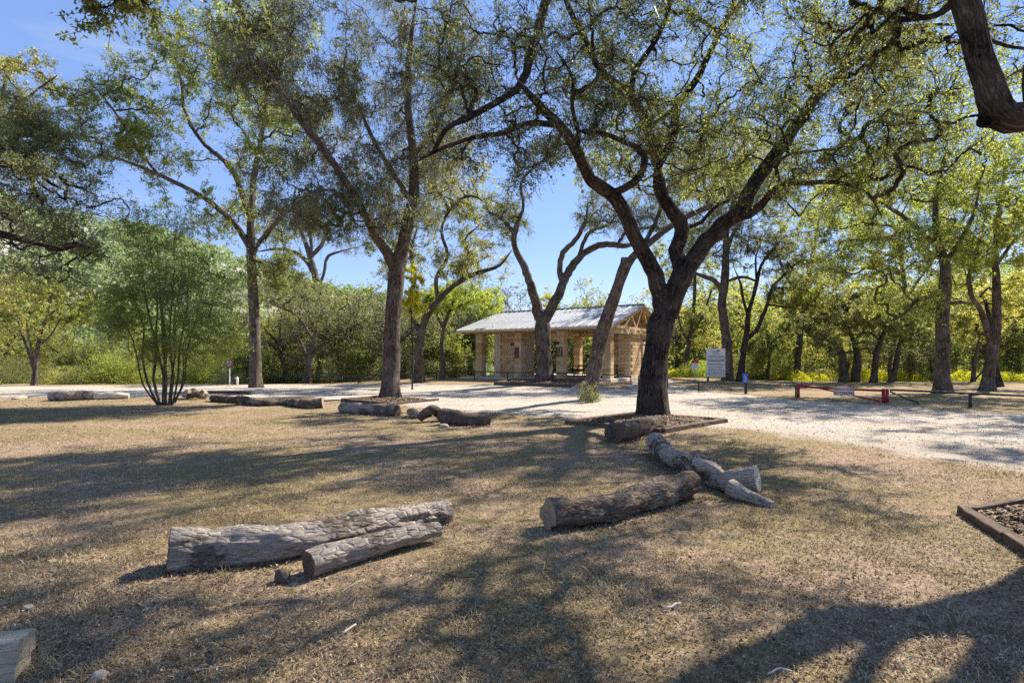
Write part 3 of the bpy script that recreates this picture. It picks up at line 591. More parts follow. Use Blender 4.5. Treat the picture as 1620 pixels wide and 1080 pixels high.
ptree('tall_tree', 'straight tall tree rising right behind the white notice board', (1152, 603),
  [[(1152, 604, 21), (1151, 580, 18), (1150, 545, 17), (1146, 510, 15), (1142, 480, 14), (1146, 450, 14), (1148, 415, 12), (1149, 375, 9), (1155, 335, 6), (1170, 290, 4)],
   [(1144, 462, 8), (1130, 444, 8), (1105, 434, 6), (1080, 425, 4)], [(1149, 445, 5), (1175, 438, 5), (1200, 446, 3)], [(1149, 400, 7), (1165, 360, 6), (1200, 320, 5), (1240, 300, 3)]],
  [(1140, 340, 70, 75, 3.5, 1), (1210, 290, 90, 60, 3.5, .8), (1090, 400, 40, 35, 2.4, .25), (1130, 240, 80, 60, 3, .5)], L_GREY, nt_=300, tw=7, lf=24000, ll=.085, K=14, bark=B_GREY, D=34.5, twl=1.0, sub=1, twm=TW_GREY)
ptree('forked_tree', 'thin dark forked tree with fan of branches, beside the blue sign', (1171, 603),
  [[(1171, 604, 14), (1174, 575, 11), (1178, 545, 10), (1182, 520, 9), (1184, 495, 8), (1190, 475, 6), (1197, 450, 6), (1204, 420, 5), (1222, 395, 4), (1240, 375, 2)],
   [(1180, 538, 7), (1196, 522, 7), (1206, 502, 7), (1214, 480, 6), (1222, 455, 5), (1235, 440, 4), (1262, 415, 3), (1285, 400, 2)],
   [(1183, 497, 5), (1176, 475, 5), (1172, 450, 4), (1162, 425, 3)], [(1222, 455, 4), (1250, 455, 3), (1285, 442, 2)], [(1214, 482, 4), (1240, 485, 3), (1275, 490, 2)], [(1190, 475, 4), (1196, 440, 4), (1196, 405, 3), (1210, 370, 2)]],
  [(1215, 390, 75, 45, 3.2, .8), (1275, 465, 65, 28, 3, .9), (1260, 420, 50, 30, 2.5, .3)], L_GREEN, nt_=260, tw=6, lf=16000, ll=.09, K=10, bark=B_DARK, D=34, gnarl=.10, sub=1, rtip=.014, leafmix=(L_GREY, lambda C: np.clip((C[:, 2]-5.2)*.5, 0, .9)))
ptree('tall_tree', 'thick straight trunk tree behind the green pipe rail, right side', (1491, 621),
  [[(1492, 622, 34), (1491, 600, 27), (1491, 560, 24), (1491, 500, 23), (1495, 455, 21), (1494, 415, 17), (1484, 380, 13), (1480, 330, 10), (1490, 270, 7), (1500, 210, 4)],
   [(1490, 470, 8), (1472, 470, 8, -.3), (1450, 475, 7, -.6), (1432, 495, 5, -.9), (1408, 508, 4, -1.2), (1378, 511, 3, -1.5)], [(1495, 480, 7), (1520, 478, 7, .3), (1545, 481, 5, .5), (1570, 470, 3, .8)],
   [(1494, 420, 9), (1515, 385, 8, -.4), (1540, 340, 7, -.8), (1550, 290, 4, -1)], [(1488, 395, 9), (1450, 360, 8, -1), (1410, 330, 6, -1.6), (1370, 310, 4, -2)]],
  [(1440, 300, 130, 80, 4, 1), (1490, 220, 110, 80, 3.5, .6), (1390, 400, 110, 55, 3.2, .8, -1), (1510, 400, 55, 40, 2.4, .35), (1550, 300, 80, 80, 3, .5), (1440, 480, 70, 25, 2.4, .25, -1), (1330, 350, 70, 60, 3, .4, -.5)],
  L_GREEN, nt_=380, tw=6, lf=38000, ll=.085, K=18, bark=B_GREY, D=25, twl=1.0, leafmix=(L_OAK, lambda C: C[:, 0]*0+.3), sub=1)
ptree('forked_tree', 'broad forked grey trunk tree near the right edge', (1563, 616),
  [[(1562, 617, 28), (1564, 595, 21), (1569, 560, 20), (1573, 530, 21), (1577, 500, 16), (1576, 450, 14), (1575, 400, 11), (1580, 340, 8), (1590, 280, 5)],
   [(1570, 545, 13), (1558, 510, 11), (1548, 485, 10), (1537, 470, 9), (1533, 440, 8), (1537, 410, 6)], [(1577, 470, 6), (1565, 455, 5), (1550, 470, 4)], [(1576, 420, 7), (1605, 380, 6), (1640, 350, 4)]],
  [(1580, 350, 90, 70, 3.5, 1), (1620, 250, 90, 80, 3.5, .6), (1540, 420, 50, 30, 2.4, .3)], L_GREEN, nt_=240, tw=6, lf=21000, ll=.09, K=16, bark=B_GREY, D=27, leafmix=(L_YEL, lambda C: C[:, 0]*0+.3), sub=1)
ptree('dark_trunk_tree', 'dark trunk half hidden behind the broad forked trunk', (1580, 613),
  [[(1580, 613, 18), (1576, 590, 13), (1572, 560, 11), (1568, 520, 9), (1560, 480, 6), (1550, 440, 3)]], [(1600, 470, 60, 40, 3, 1)], L_YEL, nt_=60, tw=4, lf=8000, ll=.10, K=12, D=31, sub=1)
ptree('stump_tree', 'short double trunk tree with low olive crown behind the red gate', (1344, 606),
  [[(1336, 606, 17), (1334, 580, 15), (1332, 560, 13), (1322, 545, 8), (1300, 535, 5), (1270, 530, 3)], [(1353, 607, 17), (1356, 580, 15), (1356, 562, 13), (1350, 540, 8), (1340, 510, 5)]],
  [(1300, 500, 75, 40, 4, 1), (1350, 490, 50, 40, 4, .5)], L_YEL, nt_=120, tw=4, lf=16000, ll=.10, K=12, D=38, leafmix=(L_GREY, lambda C: C[:, 0]*0+.5), bark=B_FAR, sub=0, flare=1.1)
ptree('leaning_oak_tree', 'small leaning oak with sweeping left limbs behind the red gate', (1383, 607),
  [[(1382, 608, 14), (1384, 585, 11), (1386, 562, 10), (1394, 535, 9), (1404, 515, 6)], [(1386, 560, 6), (1370, 550, 5), (1350, 556, 4), (1325, 560, 4), (1300, 565, 2)], [(1390, 545, 6), (1370, 540, 5), (1352, 545, 3)], [(1392, 540, 5), (1375, 525, 4), (1355, 530, 3)]],
  [(1385, 495, 70, 35, 3.5, 1), (1320, 545, 50, 20, 3, .3)], L_GREY, nt_=110, tw=4, lf=15000, ll=.10, K=10, D=37, bark=B_FAR, sub=0, flare=1.1, leafmix=(L_YEL, lambda C: C[:, 0]*0+.4))
ptree('forked_tree', 'small V forked tree between leaning oak and thick straight trunk', (1410, 608),
  [[(1410, 609, 13), (1416, 585, 10), (1420, 560, 9), (1424, 535, 6)], [(1409, 598, 7), (1407, 578, 7), (1412, 560, 4)]], [(1430, 515, 60, 35, 3, 1)], L_GREEN, nt_=70, tw=4, lf=12000, ll=.10, K=10, D=38, bark=B_FAR, sub=0, leafmix=(L_GREY, lambda C: C[:, 0]*0+.6))
ptree('slim_tree', 'slim tilted trunk seen between the two thick right trunks', (1540, 610),
  [[(1539, 611, 9), (1541, 585, 8), (1545, 560, 7), (1550, 530, 4)], [(1543, 600, 4), (1556, 585, 3), (1566, 572, 2)]], [(1540, 500, 45, 40, 3, 1)], L_YEL, nt_=60, tw=4, lf=8000, ll=.11, K=8, D=38, bark=B_FAR, sub=0)
ptree('broad_tree', 'broad leafy tree filling the gap behind the forked tree and gate', (1262, 604),
  [[(1262, 605, 13), (1262, 570, 11), (1266, 530, 10), (1272, 480, 9), (1280, 430, 8), (1290, 380, 6), (1300, 320, 4)], [(1272, 480, 6), (1240, 430, 5), (1225, 370, 3)], [(1276, 450, 6), (1320, 410, 5), (1360, 370, 3)]],
  [(1290, 320, 110, 80, 4, 1), (1240, 250, 90, 60, 4, .5), (1370, 300, 90, 70, 4, .6), (1300, 430, 90, 30, 3.5, .3)], L_GREEN, nt_=260, tw=5, lf=17000, ll=.12, K=12, D=42, bark=B_FAR, sub=0, leafmix=(L_GREY, lambda C: C[:, 0]*0+.4))
ptree('broad_tree', 'tall pale leafed tree between the gate and the thick straight trunk', (1440, 604),
  [[(1440, 605, 12), (1440, 570, 10), (1438, 520, 9), (1432, 460, 8), (1425, 400, 6), (1420, 330, 4)], [(1434, 470, 6), (1470, 420, 4), (1500, 380, 3)]],
  [(1420, 350, 100, 90, 4, 1), (1530, 330, 90, 90, 4, .8), (1600, 420, 70, 70, 3.5, .5), (1400, 470, 80, 25, 3, .3)], L_YEL, nt_=240, tw=5, lf=17000, ll=.12, K=12, D=43, bark=B_FAR, sub=0, leafmix=(L_GREEN, lambda C: C[:, 0]*0+.6))
ptree('broad_tree', 'hazy grey leafed tree right of the huge live oak trunk', (1085, 603),
  [[(1085, 604, 10), (1086, 570, 8), (1092, 530, 7), (1098, 480, 6), (1100, 430, 5), (1105, 370, 3)], [(1092, 530, 5), (1112, 500, 4), (1125, 460, 3)], [(1090, 545, 4), (1075, 510, 3), (1072, 480, 2)]],
  [(1100, 400, 70, 70, 4, 1), (1160, 240, 100, 80, 4, .8), (1110, 500, 50, 30, 3, .3)], L_GREY, nt_=150, tw=4, lf=14000, ll=.12, K=10, D=44, bark=B_FAR, sub=0, leafmix=(L_GREEN, lambda C: C[:, 0]*0+.5))
# trees whose trunks stand outside the picture
tree3('live_oak_tree', 'big dark live oak reaching in from the left edge', [lim(15, l) for l in
  [[(-150, 656, 62), (-146, 560, 52), (-130, 460, 50), (-110, 400, 46), (-100, 330, 36), (-90, 240, 26), (-70, 150, 18)],
   [(-115, 400, 30), (-60, 366, 24), (0, 371, 16), (30, 378, 13), (60, 386, 9), (98, 395, 7), (125, 387, 5), (145, 400, 3)], [(-102, 330, 24), (-50, 275, 18), (0, 258, 13), (28, 259, 11), (52, 266, 9), (80, 290, 6), (105, 302, 4)],
   [(50, 266, 8), (52, 292, 7), (62, 315, 5), (70, 325, 3)], [(-96, 270, 20), (-40, 242, 16), (5, 231, 14), (24, 221, 11)], [(24, 221, 6), (22, 245, 6), (20, 258, 6)]]],
  [vol(15, *v) for v in [(20, 300, 130, 75, 3.4, 1), (70, 230, 60, 70, 2.4, .5), (-150, 200, 180, 160, 4.5, 1), (50, 380, 90, 35, 2.4, .28), (90, 430, 60, 30, 1.6, .12)]], L_OAK, nt_=300, tw=7, lf=42000, ll=.055, K=18, free=.6, sub=2, leafmix=(L_GREY, lambda C: C[:, 0]*0+.55), twm=TW_GREY, gnarl=.2)
tree3('yellowing_tree', 'pale yellowing tree behind the dark live oak, upper left', [lim(27, l) for l in
  [[(-60, 620, 26), (-55, 540, 22), (-50, 440, 20), (-40, 340, 16), (-20, 260, 12), (5, 200, 8), (30, 150, 5)], [(-30, 280, 10), (0, 170, 8), (10, 120, 5)], [(5, 200, 6), (50, 150, 4), (90, 120, 2)]]],
  [vol(27, *v) for v in [(30, 155, 90, 75, 4, 1), (-100, 240, 110, 140, 4, .8), (90, 220, 60, 60, 3, .3), (-20, 470, 70, 70, 3.5, .5)]], L_YEL, nt_=190, tw=6, lf=22000, ll=.09, K=12, bark=B_GREY, twm=TW_GREY, sub=1, leafmix=(L_OAK, lambda C: C[:, 0]*0+.35))
tree3('live_oak_tree', 'massive near oak limb bending up at the upper right corner', [lim(6.2, l) for l in
  [[(1800, 800, 120), (1795, 600, 96), (1770, 420, 88), (1725, 270, 80), (1680, 210, 70), (1640, 184, 60), (1600, 188, 60), (1576, 172, 58), (1562, 130, 52), (1549, 95, 48), (1542, 55, 49), (1530, 12, 50), (1508, -35, 44), (1470, -90, 36), (1430, -170, 26)],
   [(1660, 195, 46), (1640, 170, 30), (1630, 130, 26), (1640, 70, 24), (1660, -30, 20)], [(1700, 250, 60), (1720, 120, 50), (1700, -50, 44), (1640, -220, 30)],
   [(1740, 330, 50), (1800, 150, 45), (1830, -50, 36), (1850, -250, 20)], [(1580, 182, 30), (1568, 190, 32), (1558, 192, 30)], [(1519, -10, 20), (1490, 20, 14, .5), (1460, 28, 12, 1.1), (1420, 30, 10, 1.7), (1370, 10, 8, 2.2), (1310, -20, 6, 2.6)], [(1558, 60, 9), (1590, 72, 8, .3), (1630, 78, 5, .6)]]],
  [vol(6.2, *v) for v in [(1500, -330, 360, 210, 3.0, 1), (1820, -250, 300, 240, 2.6, .6), (1330, -240, 230, 150, 2.6, .9), (1400, 50, 140, 90, 1.6, .4, 2.2), (1100, -420, 260, 120, 2.4, .5)]], L_OAK, nt_=440, tw=6, lf=32000, ll=.055, K=30, free=.55, sub=1, gnarl=.2, flare=1.1, moss=60, maxlen=2.6)
tree3('live_oak_tree', 'overhead oak twigs hanging in at the top left', [lim(6.5, l) for l in
  [[(-420, 800, 110), (-400, 560, 90), (-330, 250, 76), (-200, -20, 60), (-20, -150, 40), (160, -150, 26), (330, -110, 14)], [(-20, -150, 22), (60, -90, 14), (150, -45, 8), (215, -15, 4)], [(160, -150, 16), (300, -70, 10), (370, -22, 4)]]],
  [vol(6.5, *v) for v in [(170, -30, 75, 40, .5, .3), (370, -35, 40, 35, .4, .15), (0, -260, 330, 120, 2.2, 1), (300, -190, 180, 70, 1.6, .4)]], L_OAK, nt_=130, tw=5, lf=14000, ll=.06, K=16, free=.6, sub=1, maxlen=2.6)
tree3('broad_tree', 'tall green tree whose crown hangs in at the right edge', [lim(18, l) for l in
  [[(1850, 650, 34), (1848, 560, 26), (1840, 470, 24), (1830, 380, 20), (1815, 290, 14), (1800, 210, 9)], [(1838, 440, 12), (1780, 370, 9), (1730, 310, 6), (1690, 280, 4)], [(1825, 360, 10), (1880, 300, 8), (1930, 250, 5)]]],
  [vol(18, *v) for v in [(1790, 260, 150, 110, 3.5, 1), (1930, 280, 130, 120, 3.5, .8), (1750, 100, 160, 90, 3, .6)]], L_GREEN, nt_=240, tw=5, lf=22000, ll=.09, K=12, bark=B_GREY, sub=1)
tree3('broad_tree', 'green oak outside the right edge shading the gravel', [lim(13, l) for l in
  [[(2150, 700, 50), (2150, 560, 40), (2140, 430, 36), (2120, 320, 28), (2100, 200, 18), (2080, 100, 10)], [(2130, 380, 18), (2040, 280, 14), (1960, 210, 9)], [(2120, 330, 16), (2200, 240, 12), (2270, 160, 8)]]],
  [vol(13, *v) for v in [(2080, 130, 220, 160, 3.6, 1), (2260, 150, 190, 170, 3.6, .8)]], L_OAK, nt_=220, tw=5, lf=20000, ll=.075, K=12, bark=B_DARK, sub=0)
# multi-stemmed shrub tree
def stem(x0, y0, x1, y1, w_, sway): w_ *= .72; return [(262+(x0-262)*.75, y0, w_), (x0+(x1-x0)*.12+sway*.7+rng.normal(0, 2), y0+(y1-y0)*.18, w_*.92), (x0+(x1-x0)*.34+sway*.2+rng.normal(0, 3), y0+(y1-y0)*.38, w_*.8), (x0+(x1-x0)*.58-sway*.3+rng.normal(0, 4), y0+(y1-y0)*.62, w_*.62), (x0+(x1-x0)*.75+sway*.3, y0+(y1-y0)*.82, w_*.45), (x1, y1, w_*.3)]
ptree('multi_stem_tree', 'dark leafy multi stemmed bush tree beside the left gravel drive', (262, 641),
  [[(262, 641, 7), (259, 600, 6), (263, 550, 5), (254, 480, 4), (250, 400, 2)]]+[stem(*a) for a in
   [(246, 641, 205, 440, 7, -8, ), (251, 640, 222, 410, 8, -5), (272, 640, 275, 380, 7, 4), (277, 639, 302, 400, 6, 6), (281, 637, 330, 430, 6, 5), (244, 639, 178, 470, 5, -18), (256, 642, 236, 370, 7, -2), (274, 642, 322, 480, 4, 8), (268, 642, 290, 420, 5, -3), (260, 642, 262, 400, 8, 3)]],
  [(240, 450, 80, 75, 1.6, 1), (250, 370, 55, 40, 1.3, .4), (320, 460, 60, 70, 1.6, .8), (195, 510, 40, 50, 1.1, .4), (335, 540, 40, 40, 1.2, .4), (255, 540, 60, 35, 1.4, .35)], L_JUN, nt_=260, tw=8, lf=30000, ll=.055, K=10, bark=B_GREY, twm=TW_GREY, D=18.3, flare=0, free=.35, rtip=.006, sub=2, twl=.8, gnarl=.16,
  leafmix=(L_BUSH, lambda C: np.clip((C[:, 0]+11.0)*.42, 0, .75)), lump=.2, cat='bush')
ptree('cedar_tree', 'light trunked small tree beyond the drive at far left', (54, 610),
  [[(54, 612, 12), (56, 590, 9), (58, 565, 8), (62, 535, 7), (72, 505, 6), (80, 480, 4), (88, 450, 2)], [(54, 585, 6), (44, 555, 5), (32, 520, 4), (25, 490, 2)], [(60, 548, 4), (80, 530, 4), (95, 505, 2)], [(55, 580, 4), (48, 545, 4), (42, 510, 3)], [(72, 505, 4), (95, 485, 3), (118, 480, 2)]],
  [(75, 470, 55, 45, 3, 1), (25, 470, 40, 45, 2.5, .5), (105, 500, 25, 25, 2, .2)], L_GREEN, nt_=120, tw=4, lf=15000, ll=.09, K=10, D=33, bark=B_GREY, twm=TW_GREY, sub=1, leafmix=(L_OAK, lambda C: C[:, 0]*0+.4), flare=1.1)
ptree('leaning_oak_tree', 'grey leaning trunk just left of the thin forked tree', (487, 606),
  [[(485, 607, 15), (488, 585, 13), (491, 565, 10), (497, 540, 8), (502, 515, 6)], [(486, 575, 6), (478, 545, 5), (465, 525, 3)], [(497, 540, 5), (470, 500, 4), (440, 485, 3), (420, 478, 2)]],
  [(470, 470, 65, 40, 3.5, 1)], L_GREY, nt_=90, tw=4, lf=6000, ll=.10, K=12, D=37, bark=B_GREY, twm=TW_GREY, gnarl=.22, sub=1)

# ------------------------------------------------------------------ trees of the wood behind (kinds built once, each then copied)
def proto(label, h, r, leafm, n, lf, bend, trunk_r, spread, mixm, ll=.17, bark=B_FAR, mixf=.4, low=.25, name='wood_tree', twm=TW_GREY, sub=0):
    L0 = np.array([(0, 0, 0, trunk_r), (bend*.2, 0, h*.15, trunk_r*.85), (bend*.6, .1, h*.3, trunk_r*.75), (bend, 0, h*.45, trunk_r*.6), (bend*.8, 0, h*.7, trunk_r*.3)]); Ls = [L0]
    for k in range(spread):
        a = k*2*math.pi/spread+rng.uniform(-.4, .4); b = L0[2, :3]+(L0[3, :3]-L0[2, :3])*rng.random(); e = np.array([math.cos(a)*r*.75, math.sin(a)*r*.75, h*rng.uniform(.5, .8)])
        m = (b+e)/2+np.array([0, 0, rng.uniform(-.1, .12)*h])+rng.normal(0, .25, 3)
        Ls.append(np.array([(*b, trunk_r*.55), (*((b*.6+m*.4)+[0, 0, .2]), trunk_r*.45), (*m, trunk_r*.35), (*e, trunk_r*.12)]))
    return tree3(name, label, Ls, [((0, 0, h*(.55+low*.1)), (r, r, h*.40), 1), ((r*.4, -.3*r, h*.42), (r*.6, r*.6, h*.25), low), ((-r*.5, 0, h*.45), (r*.5, r*.5, h*.25), low)], leafm, nt_=n, tw=5, lf=int(lf*.55), ll=ll*.88, K=8, bark=bark, twm=twm, sub=sub, twl=1.3,
                 leafmix=(mixm, lambda C: np.clip(C[:, 0]*0+mixf, 0, 1)), rtip=.02, gnarl=.2, flare=1.1, cat='tree', maxlen=5)
protos = [proto('olive green oak', 9.5, 4.2, L_OAK, 110, 11000, .6, .26, 5, L_GREEN),
          proto('yellow green elm', 9.0, 4.0, L_YEL, 110, 11000, -.5, .22, 5, L_GREEN, mixf=.5),
          proto('tangled grey oak', 8.0, 4.4, L_GREY, 130, 6500, .9, .28, 6, L_OAK, sub=1),
          proto('pale green tree', 11.0, 4.0, L_GREEN, 120, 12000, .3, .24, 5, L_YEL, mixf=.3),
          proto('dark juniper', 6.5, 2.6, L_JUN, 80, 10000, .2, .18, 4, L_GREEN, low=1.0)]
used = [False]*len(protos)
WORD = ['olive green oak', 'yellow green elm', 'tangled grey leafed oak', 'tall fresh green tree', 'dark green juniper']
LM = [(-90, 'past the left edge'), (0, 'at the left edge'), (54, 'behind the light trunked small tree'), (140, 'behind the pale grey log'), (205, 'left of the multi stem bush'), (262, 'behind the multi stem bush'), (318, 'above the gnarled root clump'), (363, 'behind the brown sign'), (406, 'behind the tall slender trunk'), (455, 'right of the tall slender trunk'), (506, 'behind the thin forked grey tree'), (560, 'between thin forked tree and mossy trunk'),
      (618, 'behind the mossy trunk'), (664, 'behind the yellow leafed crooked oak'), (700, 'behind the slim pale trunk'), (740, 'at the left end of the pavilion'), (790, 'over the left roof end of the pavilion'), (862, 'behind the twin limbed oak'), (905, 'behind the middle of the pavilion roof'), (950, 'behind the leaning oak'), (1010, 'over the right roof end of the pavilion'), (1080, 'right beside the huge live oak trunk'), (1099, 'behind the small red and white sign'),
      (1132, 'behind the notice board'), (1178, 'behind the blue sign'), (1220, 'right of the blue sign'), (1263, 'behind the latch post of the red gate'), (1300, 'over the left half of the red gate'), (1335, 'behind the NO PARKING sign'), (1383, 'behind the small leaning oak by the gate'), (1430, 'left of the thick straight trunk'), (1460, 'just left of the thick straight trunk'), (1492, 'behind the thick straight trunk'), (1535, 'between the two thick right trunks'), (1565, 'behind the broad forked trunk'), (1610, 'at the right edge'), (1680, 'past the right edge'), (1740, 'well past the right edge')]
seen_lab = {}
def where_lab(what, px, D):
    l = min(LM, key=lambda q: abs(q[0]-px))[1]; row = 'near ' if D < 44 else ('middle distance ' if D < 57 else 'far '); t = f'{row}{what} {l}'; n = seen_lab.get(t, 0); seen_lab[t] = n+1
    return t if n == 0 else t.replace(what, ['taller ', 'wider ', 'lower ', 'paler '][n-1]+what)
def wood(k, px, D, s, where, seed_rot=None):
    o = protos[k] if not used[k] else copy_tree(protos[k]); used[k] = True
    x = (px-CX)/F*D; o.location = (x, D, H(x, D)); o.rotation_euler = (0, 0, rng.uniform(0, 6.28)); o.scale = (s*rng.uniform(.9, 1.1), s*rng.uniform(.9, 1.1), s)
    tag(o, where_lab(WORD[k], px, D), 'tree', f'{WORD[k]}s in the wood {where}')
LW, CWD, RW = 'beyond the drive on the left', 'behind and left of the pavilion', 'beyond the grass on the right'
for a in [(0, -60, 44, 1.0), (3, 10, 48, 1.0), (0, 110, 50, .85), (1, 160, 62, .8), (3, 215, 52, .85), (4, 330, 46, .9), (0, 380, 50, .85), (3, 430, 44, .8), (0, -140, 50, 1.2), (4, 130, 40, .6), (0, 285, 58, .9), (3, 350, 60, .8), (1, 30, 62, 1.1), (0, 70, 70, 1.0), (3, 450, 66, 1.0), (4, 395, 38, .55), (1, 250, 75, 1.0)]: wood(*a, LW)
for a in [(k_, p_, d_, s_*(1.3 if d_ > 52 else 1.05)) for k_, p_, d_, s_ in [(2, 455, 40, .9), (2, 540, 42, .95), (2, 580, 46, 1.05), (0, 600, 56, 1.0), (2, 640, 40, .8), (2, 700, 46, 1.0), (2, 745, 48, 1.05), (2, 790, 54, 1.0), (0, 560, 62, 1.0), (0, 500, 54, 1.0), (2, 660, 54, 1.1), (0, 720, 60, 1.05), (2, 850, 58, 1.0), (4, 700, 41, .6), (4, 560, 39, .5), (1, 900, 68, 1.25), (2, 950, 64, 1.2), (1, 1010, 70, 1.15), (0, 870, 56, .7), (0, 930, 55, .7), (4, 760, 46, .9), (4, 820, 52, .8)]]: wood(*a, CWD)
for a in [(k_, p_, d_, s_*(1.45 if d_ > 50 else 1.0)) for k_, p_, d_, s_ in [(1, 1085, 46, .85), (0, 1075, 55, 1.0), (3, 1120, 58, .9), (1, 1200, 52, .85), (4, 1215, 40, .8), (1, 1250, 44, .7), (1, 1290, 50, .95), (0, 1320, 60, 1.1), (1, 1375, 52, .9), (3, 1430, 56, 1.0), (0, 1460, 46, .8), (4, 1475, 44, .85), (1, 1530, 52, 1.0), (0, 1570, 46, .9), (3, 1610, 50, 1.0), (1, 1660, 44, 1.0), (2, 1440, 42, .65), (0, 1150, 66, 1.1), (3, 1260, 68, 1.1), (0, 1400, 68, 1.1), (0, 1500, 66, 1.1), (1, 1590, 66, 1.1), (0, 1720, 52, 1.2), (1, 1340, 44, .55), (3, 1180, 60, .9)]]: wood(*a, RW)

# undergrowth shrubs along the edge of the wood
def shrub(name, leafm, n, w_, h, ll, mixm=None):
    root = thing(name, 'shrub', 'shrub'); C = rng.normal(0, 1, (n, 3)); C = nrm(C)*(rng.random((n, 1))**.4)*[w_, w_, h]; C[:, 2] = np.abs(C[:, 2])+rng.random(n)*.1
    lob = fbm(C*1.6, 71, 3); C = C[lob > .40]; C *= (.75+fbm(C*.9, 73, 2)[:, None]*.5); n = len(C)
    V, Fq = leaf_mesh(C, nrm(C+[0, 0, .3]), ll*rng.uniform(.5, 1.3, n))
    link('foliage', mesh_np('foliage', V, [Fq], leafm, smooth=False), root)['kind'] = 'stuff'
    m = 26; e = nrm(rng.normal(0, 1, (m, 3))*[1, 1, .6]+[0, 0, .7])*[w_*.8, w_*.8, h*.85]; e[:, 2] = np.abs(e[:, 2])+.1
    s = np.linspace(0, 1, 5)[None, :, None]; P = e[:, None, :]*s*[1, 1, 1]+np.array([0, 0, -.03]); P[:, 1:4] += rng.normal(0, .05, (m, 3, 3))*w_
    V, Fq, bc = tubes(P, np.array([[.02, .017, .014, .01, .006]])*np.ones((m, 1)), 4); link('stems', mesh_np('stems', V, [Fq], TW_GREY, {'bc': ('FLOAT_VECTOR', bc)}), root)['kind'] = 'stuff'
    return root
sh = [shrub('green_shrub', L_BUSH, 9000, 2.0, 1.9, .11), shrub('yellow_shrub', L_BRIGHT, 7000, 1.6, 1.3, .11), shrub('grey_shrub', L_GREY, 4200, 1.9, 1.8, .09), shrub('dark_shrub', L_OAK, 9000, 2.2, 2.2, .11), shrub('olive_shrub', L_YEL, 7000, 1.8, 1.6, .11)]
SW = ['bright green', 'bright yellow', 'thin grey', 'dark green', 'yellowish']; su = [False]*5
def bush(k, px, D, s, where):
    o = sh[k] if not su[k] else copy_tree(sh[k]); su[k] = True; x = (px-CX)/F*D; o.location = (x, D, H(x, D)-.05); o.rotation_euler = (0, 0, rng.uniform(0, 6.28)); o.scale = (s*rng.uniform(.9, 1.3), s, s*rng.uniform(.8, 1.1))
    tag(o, where_lab(SW[k]+' shrub', px, D), 'shrub', f'{SW[k]} shrubs {where}')
for px in range(-80, 470, 34): bush([0, 3, 2, 3, 4, 2, 0][int(rng.integers(7))], px+rng.uniform(-12, 12), rng.uniform(36, 40), rng.uniform(.8, 1.15), LW)
for a in [(4, 105, 35.5, .9), (2, 128, 35.5, .8), (0, 175, 36, 1.1), (0, 215, 36, 1.0), (2, 362, 35.5, .8), (0, 320, 36, .8), (3, 20, 36, .9)]: bush(*a, LW)
for px in range(475, 760, 36): bush([2, 3, 2, 3, 0][int(rng.integers(5))], px+rng.uniform(-12, 12), rng.uniform(39, 43), rng.uniform(.8, 1.2), CWD)
for px in range(770, 1060, 40): bush([2, 3, 2, 4][int(rng.integers(4))], px, rng.uniform(54, 58), 1.3, CWD)
for px in range(1070, 1700, 30): bush([1, 4, 3, 0, 4, 2][int(rng.integers(6))], px+rng.uniform(-12, 12), rng.uniform(43, 49), rng.uniform(.8, 1.3), RW)
for a in [(1, 1290, 41.5, .7), (1, 1255, 41, .75), (1, 1225, 41, .6), (1, 1375, 41, .95), (1, 1430, 41.5, .9), (1, 1530, 40, .8), (1, 1598, 39, .7), (0, 1105, 40, .8), (0, 1135, 40, .8), (1, 1085, 41, .8), (3, 1215, 42, 1.1)]: bush(*a, RW)

# ------------------------------------------------------------------ hills
az = np.linspace(-1.1, 1.1, 150); ds = np.linspace(85, 420, 44)
def ridge(a):
    px = CX+F*np.tan(a); return np.interp(px, [-600, 0, 120, 250, 400, 520, 650, 800, 950, 1100, 1250, 1400, 1500, 1600, 1900], [.27, .235, .21, .20, .175, .15, .11, .07, .045, .05, .07, .11, .135, .15, .17])
AZ, DS = np.meshgrid(az, ds); HX = np.sin(AZ)*DS; HYY = np.cos(AZ)*DS
HZ = -3.4+ridge(AZ)*270*sstep(100, 300, DS)+(fbm(np.stack([HX*.012, HYY*.012, HX*0], -1), 81, 4)-.45)*26*sstep(110, 220, DS)
ih = np.arange(AZ.size).reshape(AZ.shape); Fh = np.stack([ih[:-1, :-1], ih[:-1, 1:], ih[1:, 1:], ih[1:, :-1]], -1).reshape(-1, 4)
def hill_mat():
    t = NT('limestone_hillside'); pos = t.n('ShaderNodeNewGeometry').outputs['Position']; n = t.noise(pos, .05, 6, .65)
    c = t.mix(t.rng_(n, .50, .56, 0, 1), (.17, .18, .11), (.44, .42, .36)); return t.done(t.pbr(c, .95, spec=.1))
tag(link('hills', mesh_np('hills', np.stack([HX, HYY, HZ], -1).reshape(-1, 3), [Fh], hill_mat())), 'wooded limestone hills', kind='structure')
nc = 2600; a = rng.uniform(-1.0, 1.0, nc); d = rng.uniform(88**.5, 330**.5, nc)**2; x = np.sin(a)*d; y = np.cos(a)*d
z = -3.4+ridge(a)*270*sstep(100, 300, d)+(fbm(np.stack([x*.012, y*.012, x*0], -1), 81, 4)-.45)*26*sstep(110, 220, d)
bare = fbm(np.stack([x*.03, y*.03, x*0], -1), 91, 3); k = (bare < .62) | (d < 160); x, y, z, d = x[k], y[k], z[k], d[k]; nc = len(x); q = 95
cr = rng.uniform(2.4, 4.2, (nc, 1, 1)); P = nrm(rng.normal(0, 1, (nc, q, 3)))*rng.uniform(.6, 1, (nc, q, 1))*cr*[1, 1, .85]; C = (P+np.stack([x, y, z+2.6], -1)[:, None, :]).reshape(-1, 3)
V, Fq = leaf_mesh(C, nrm(P.reshape(-1, 3)), rng.uniform(.7, 1.5, len(C)), asp=.8, tri=True)
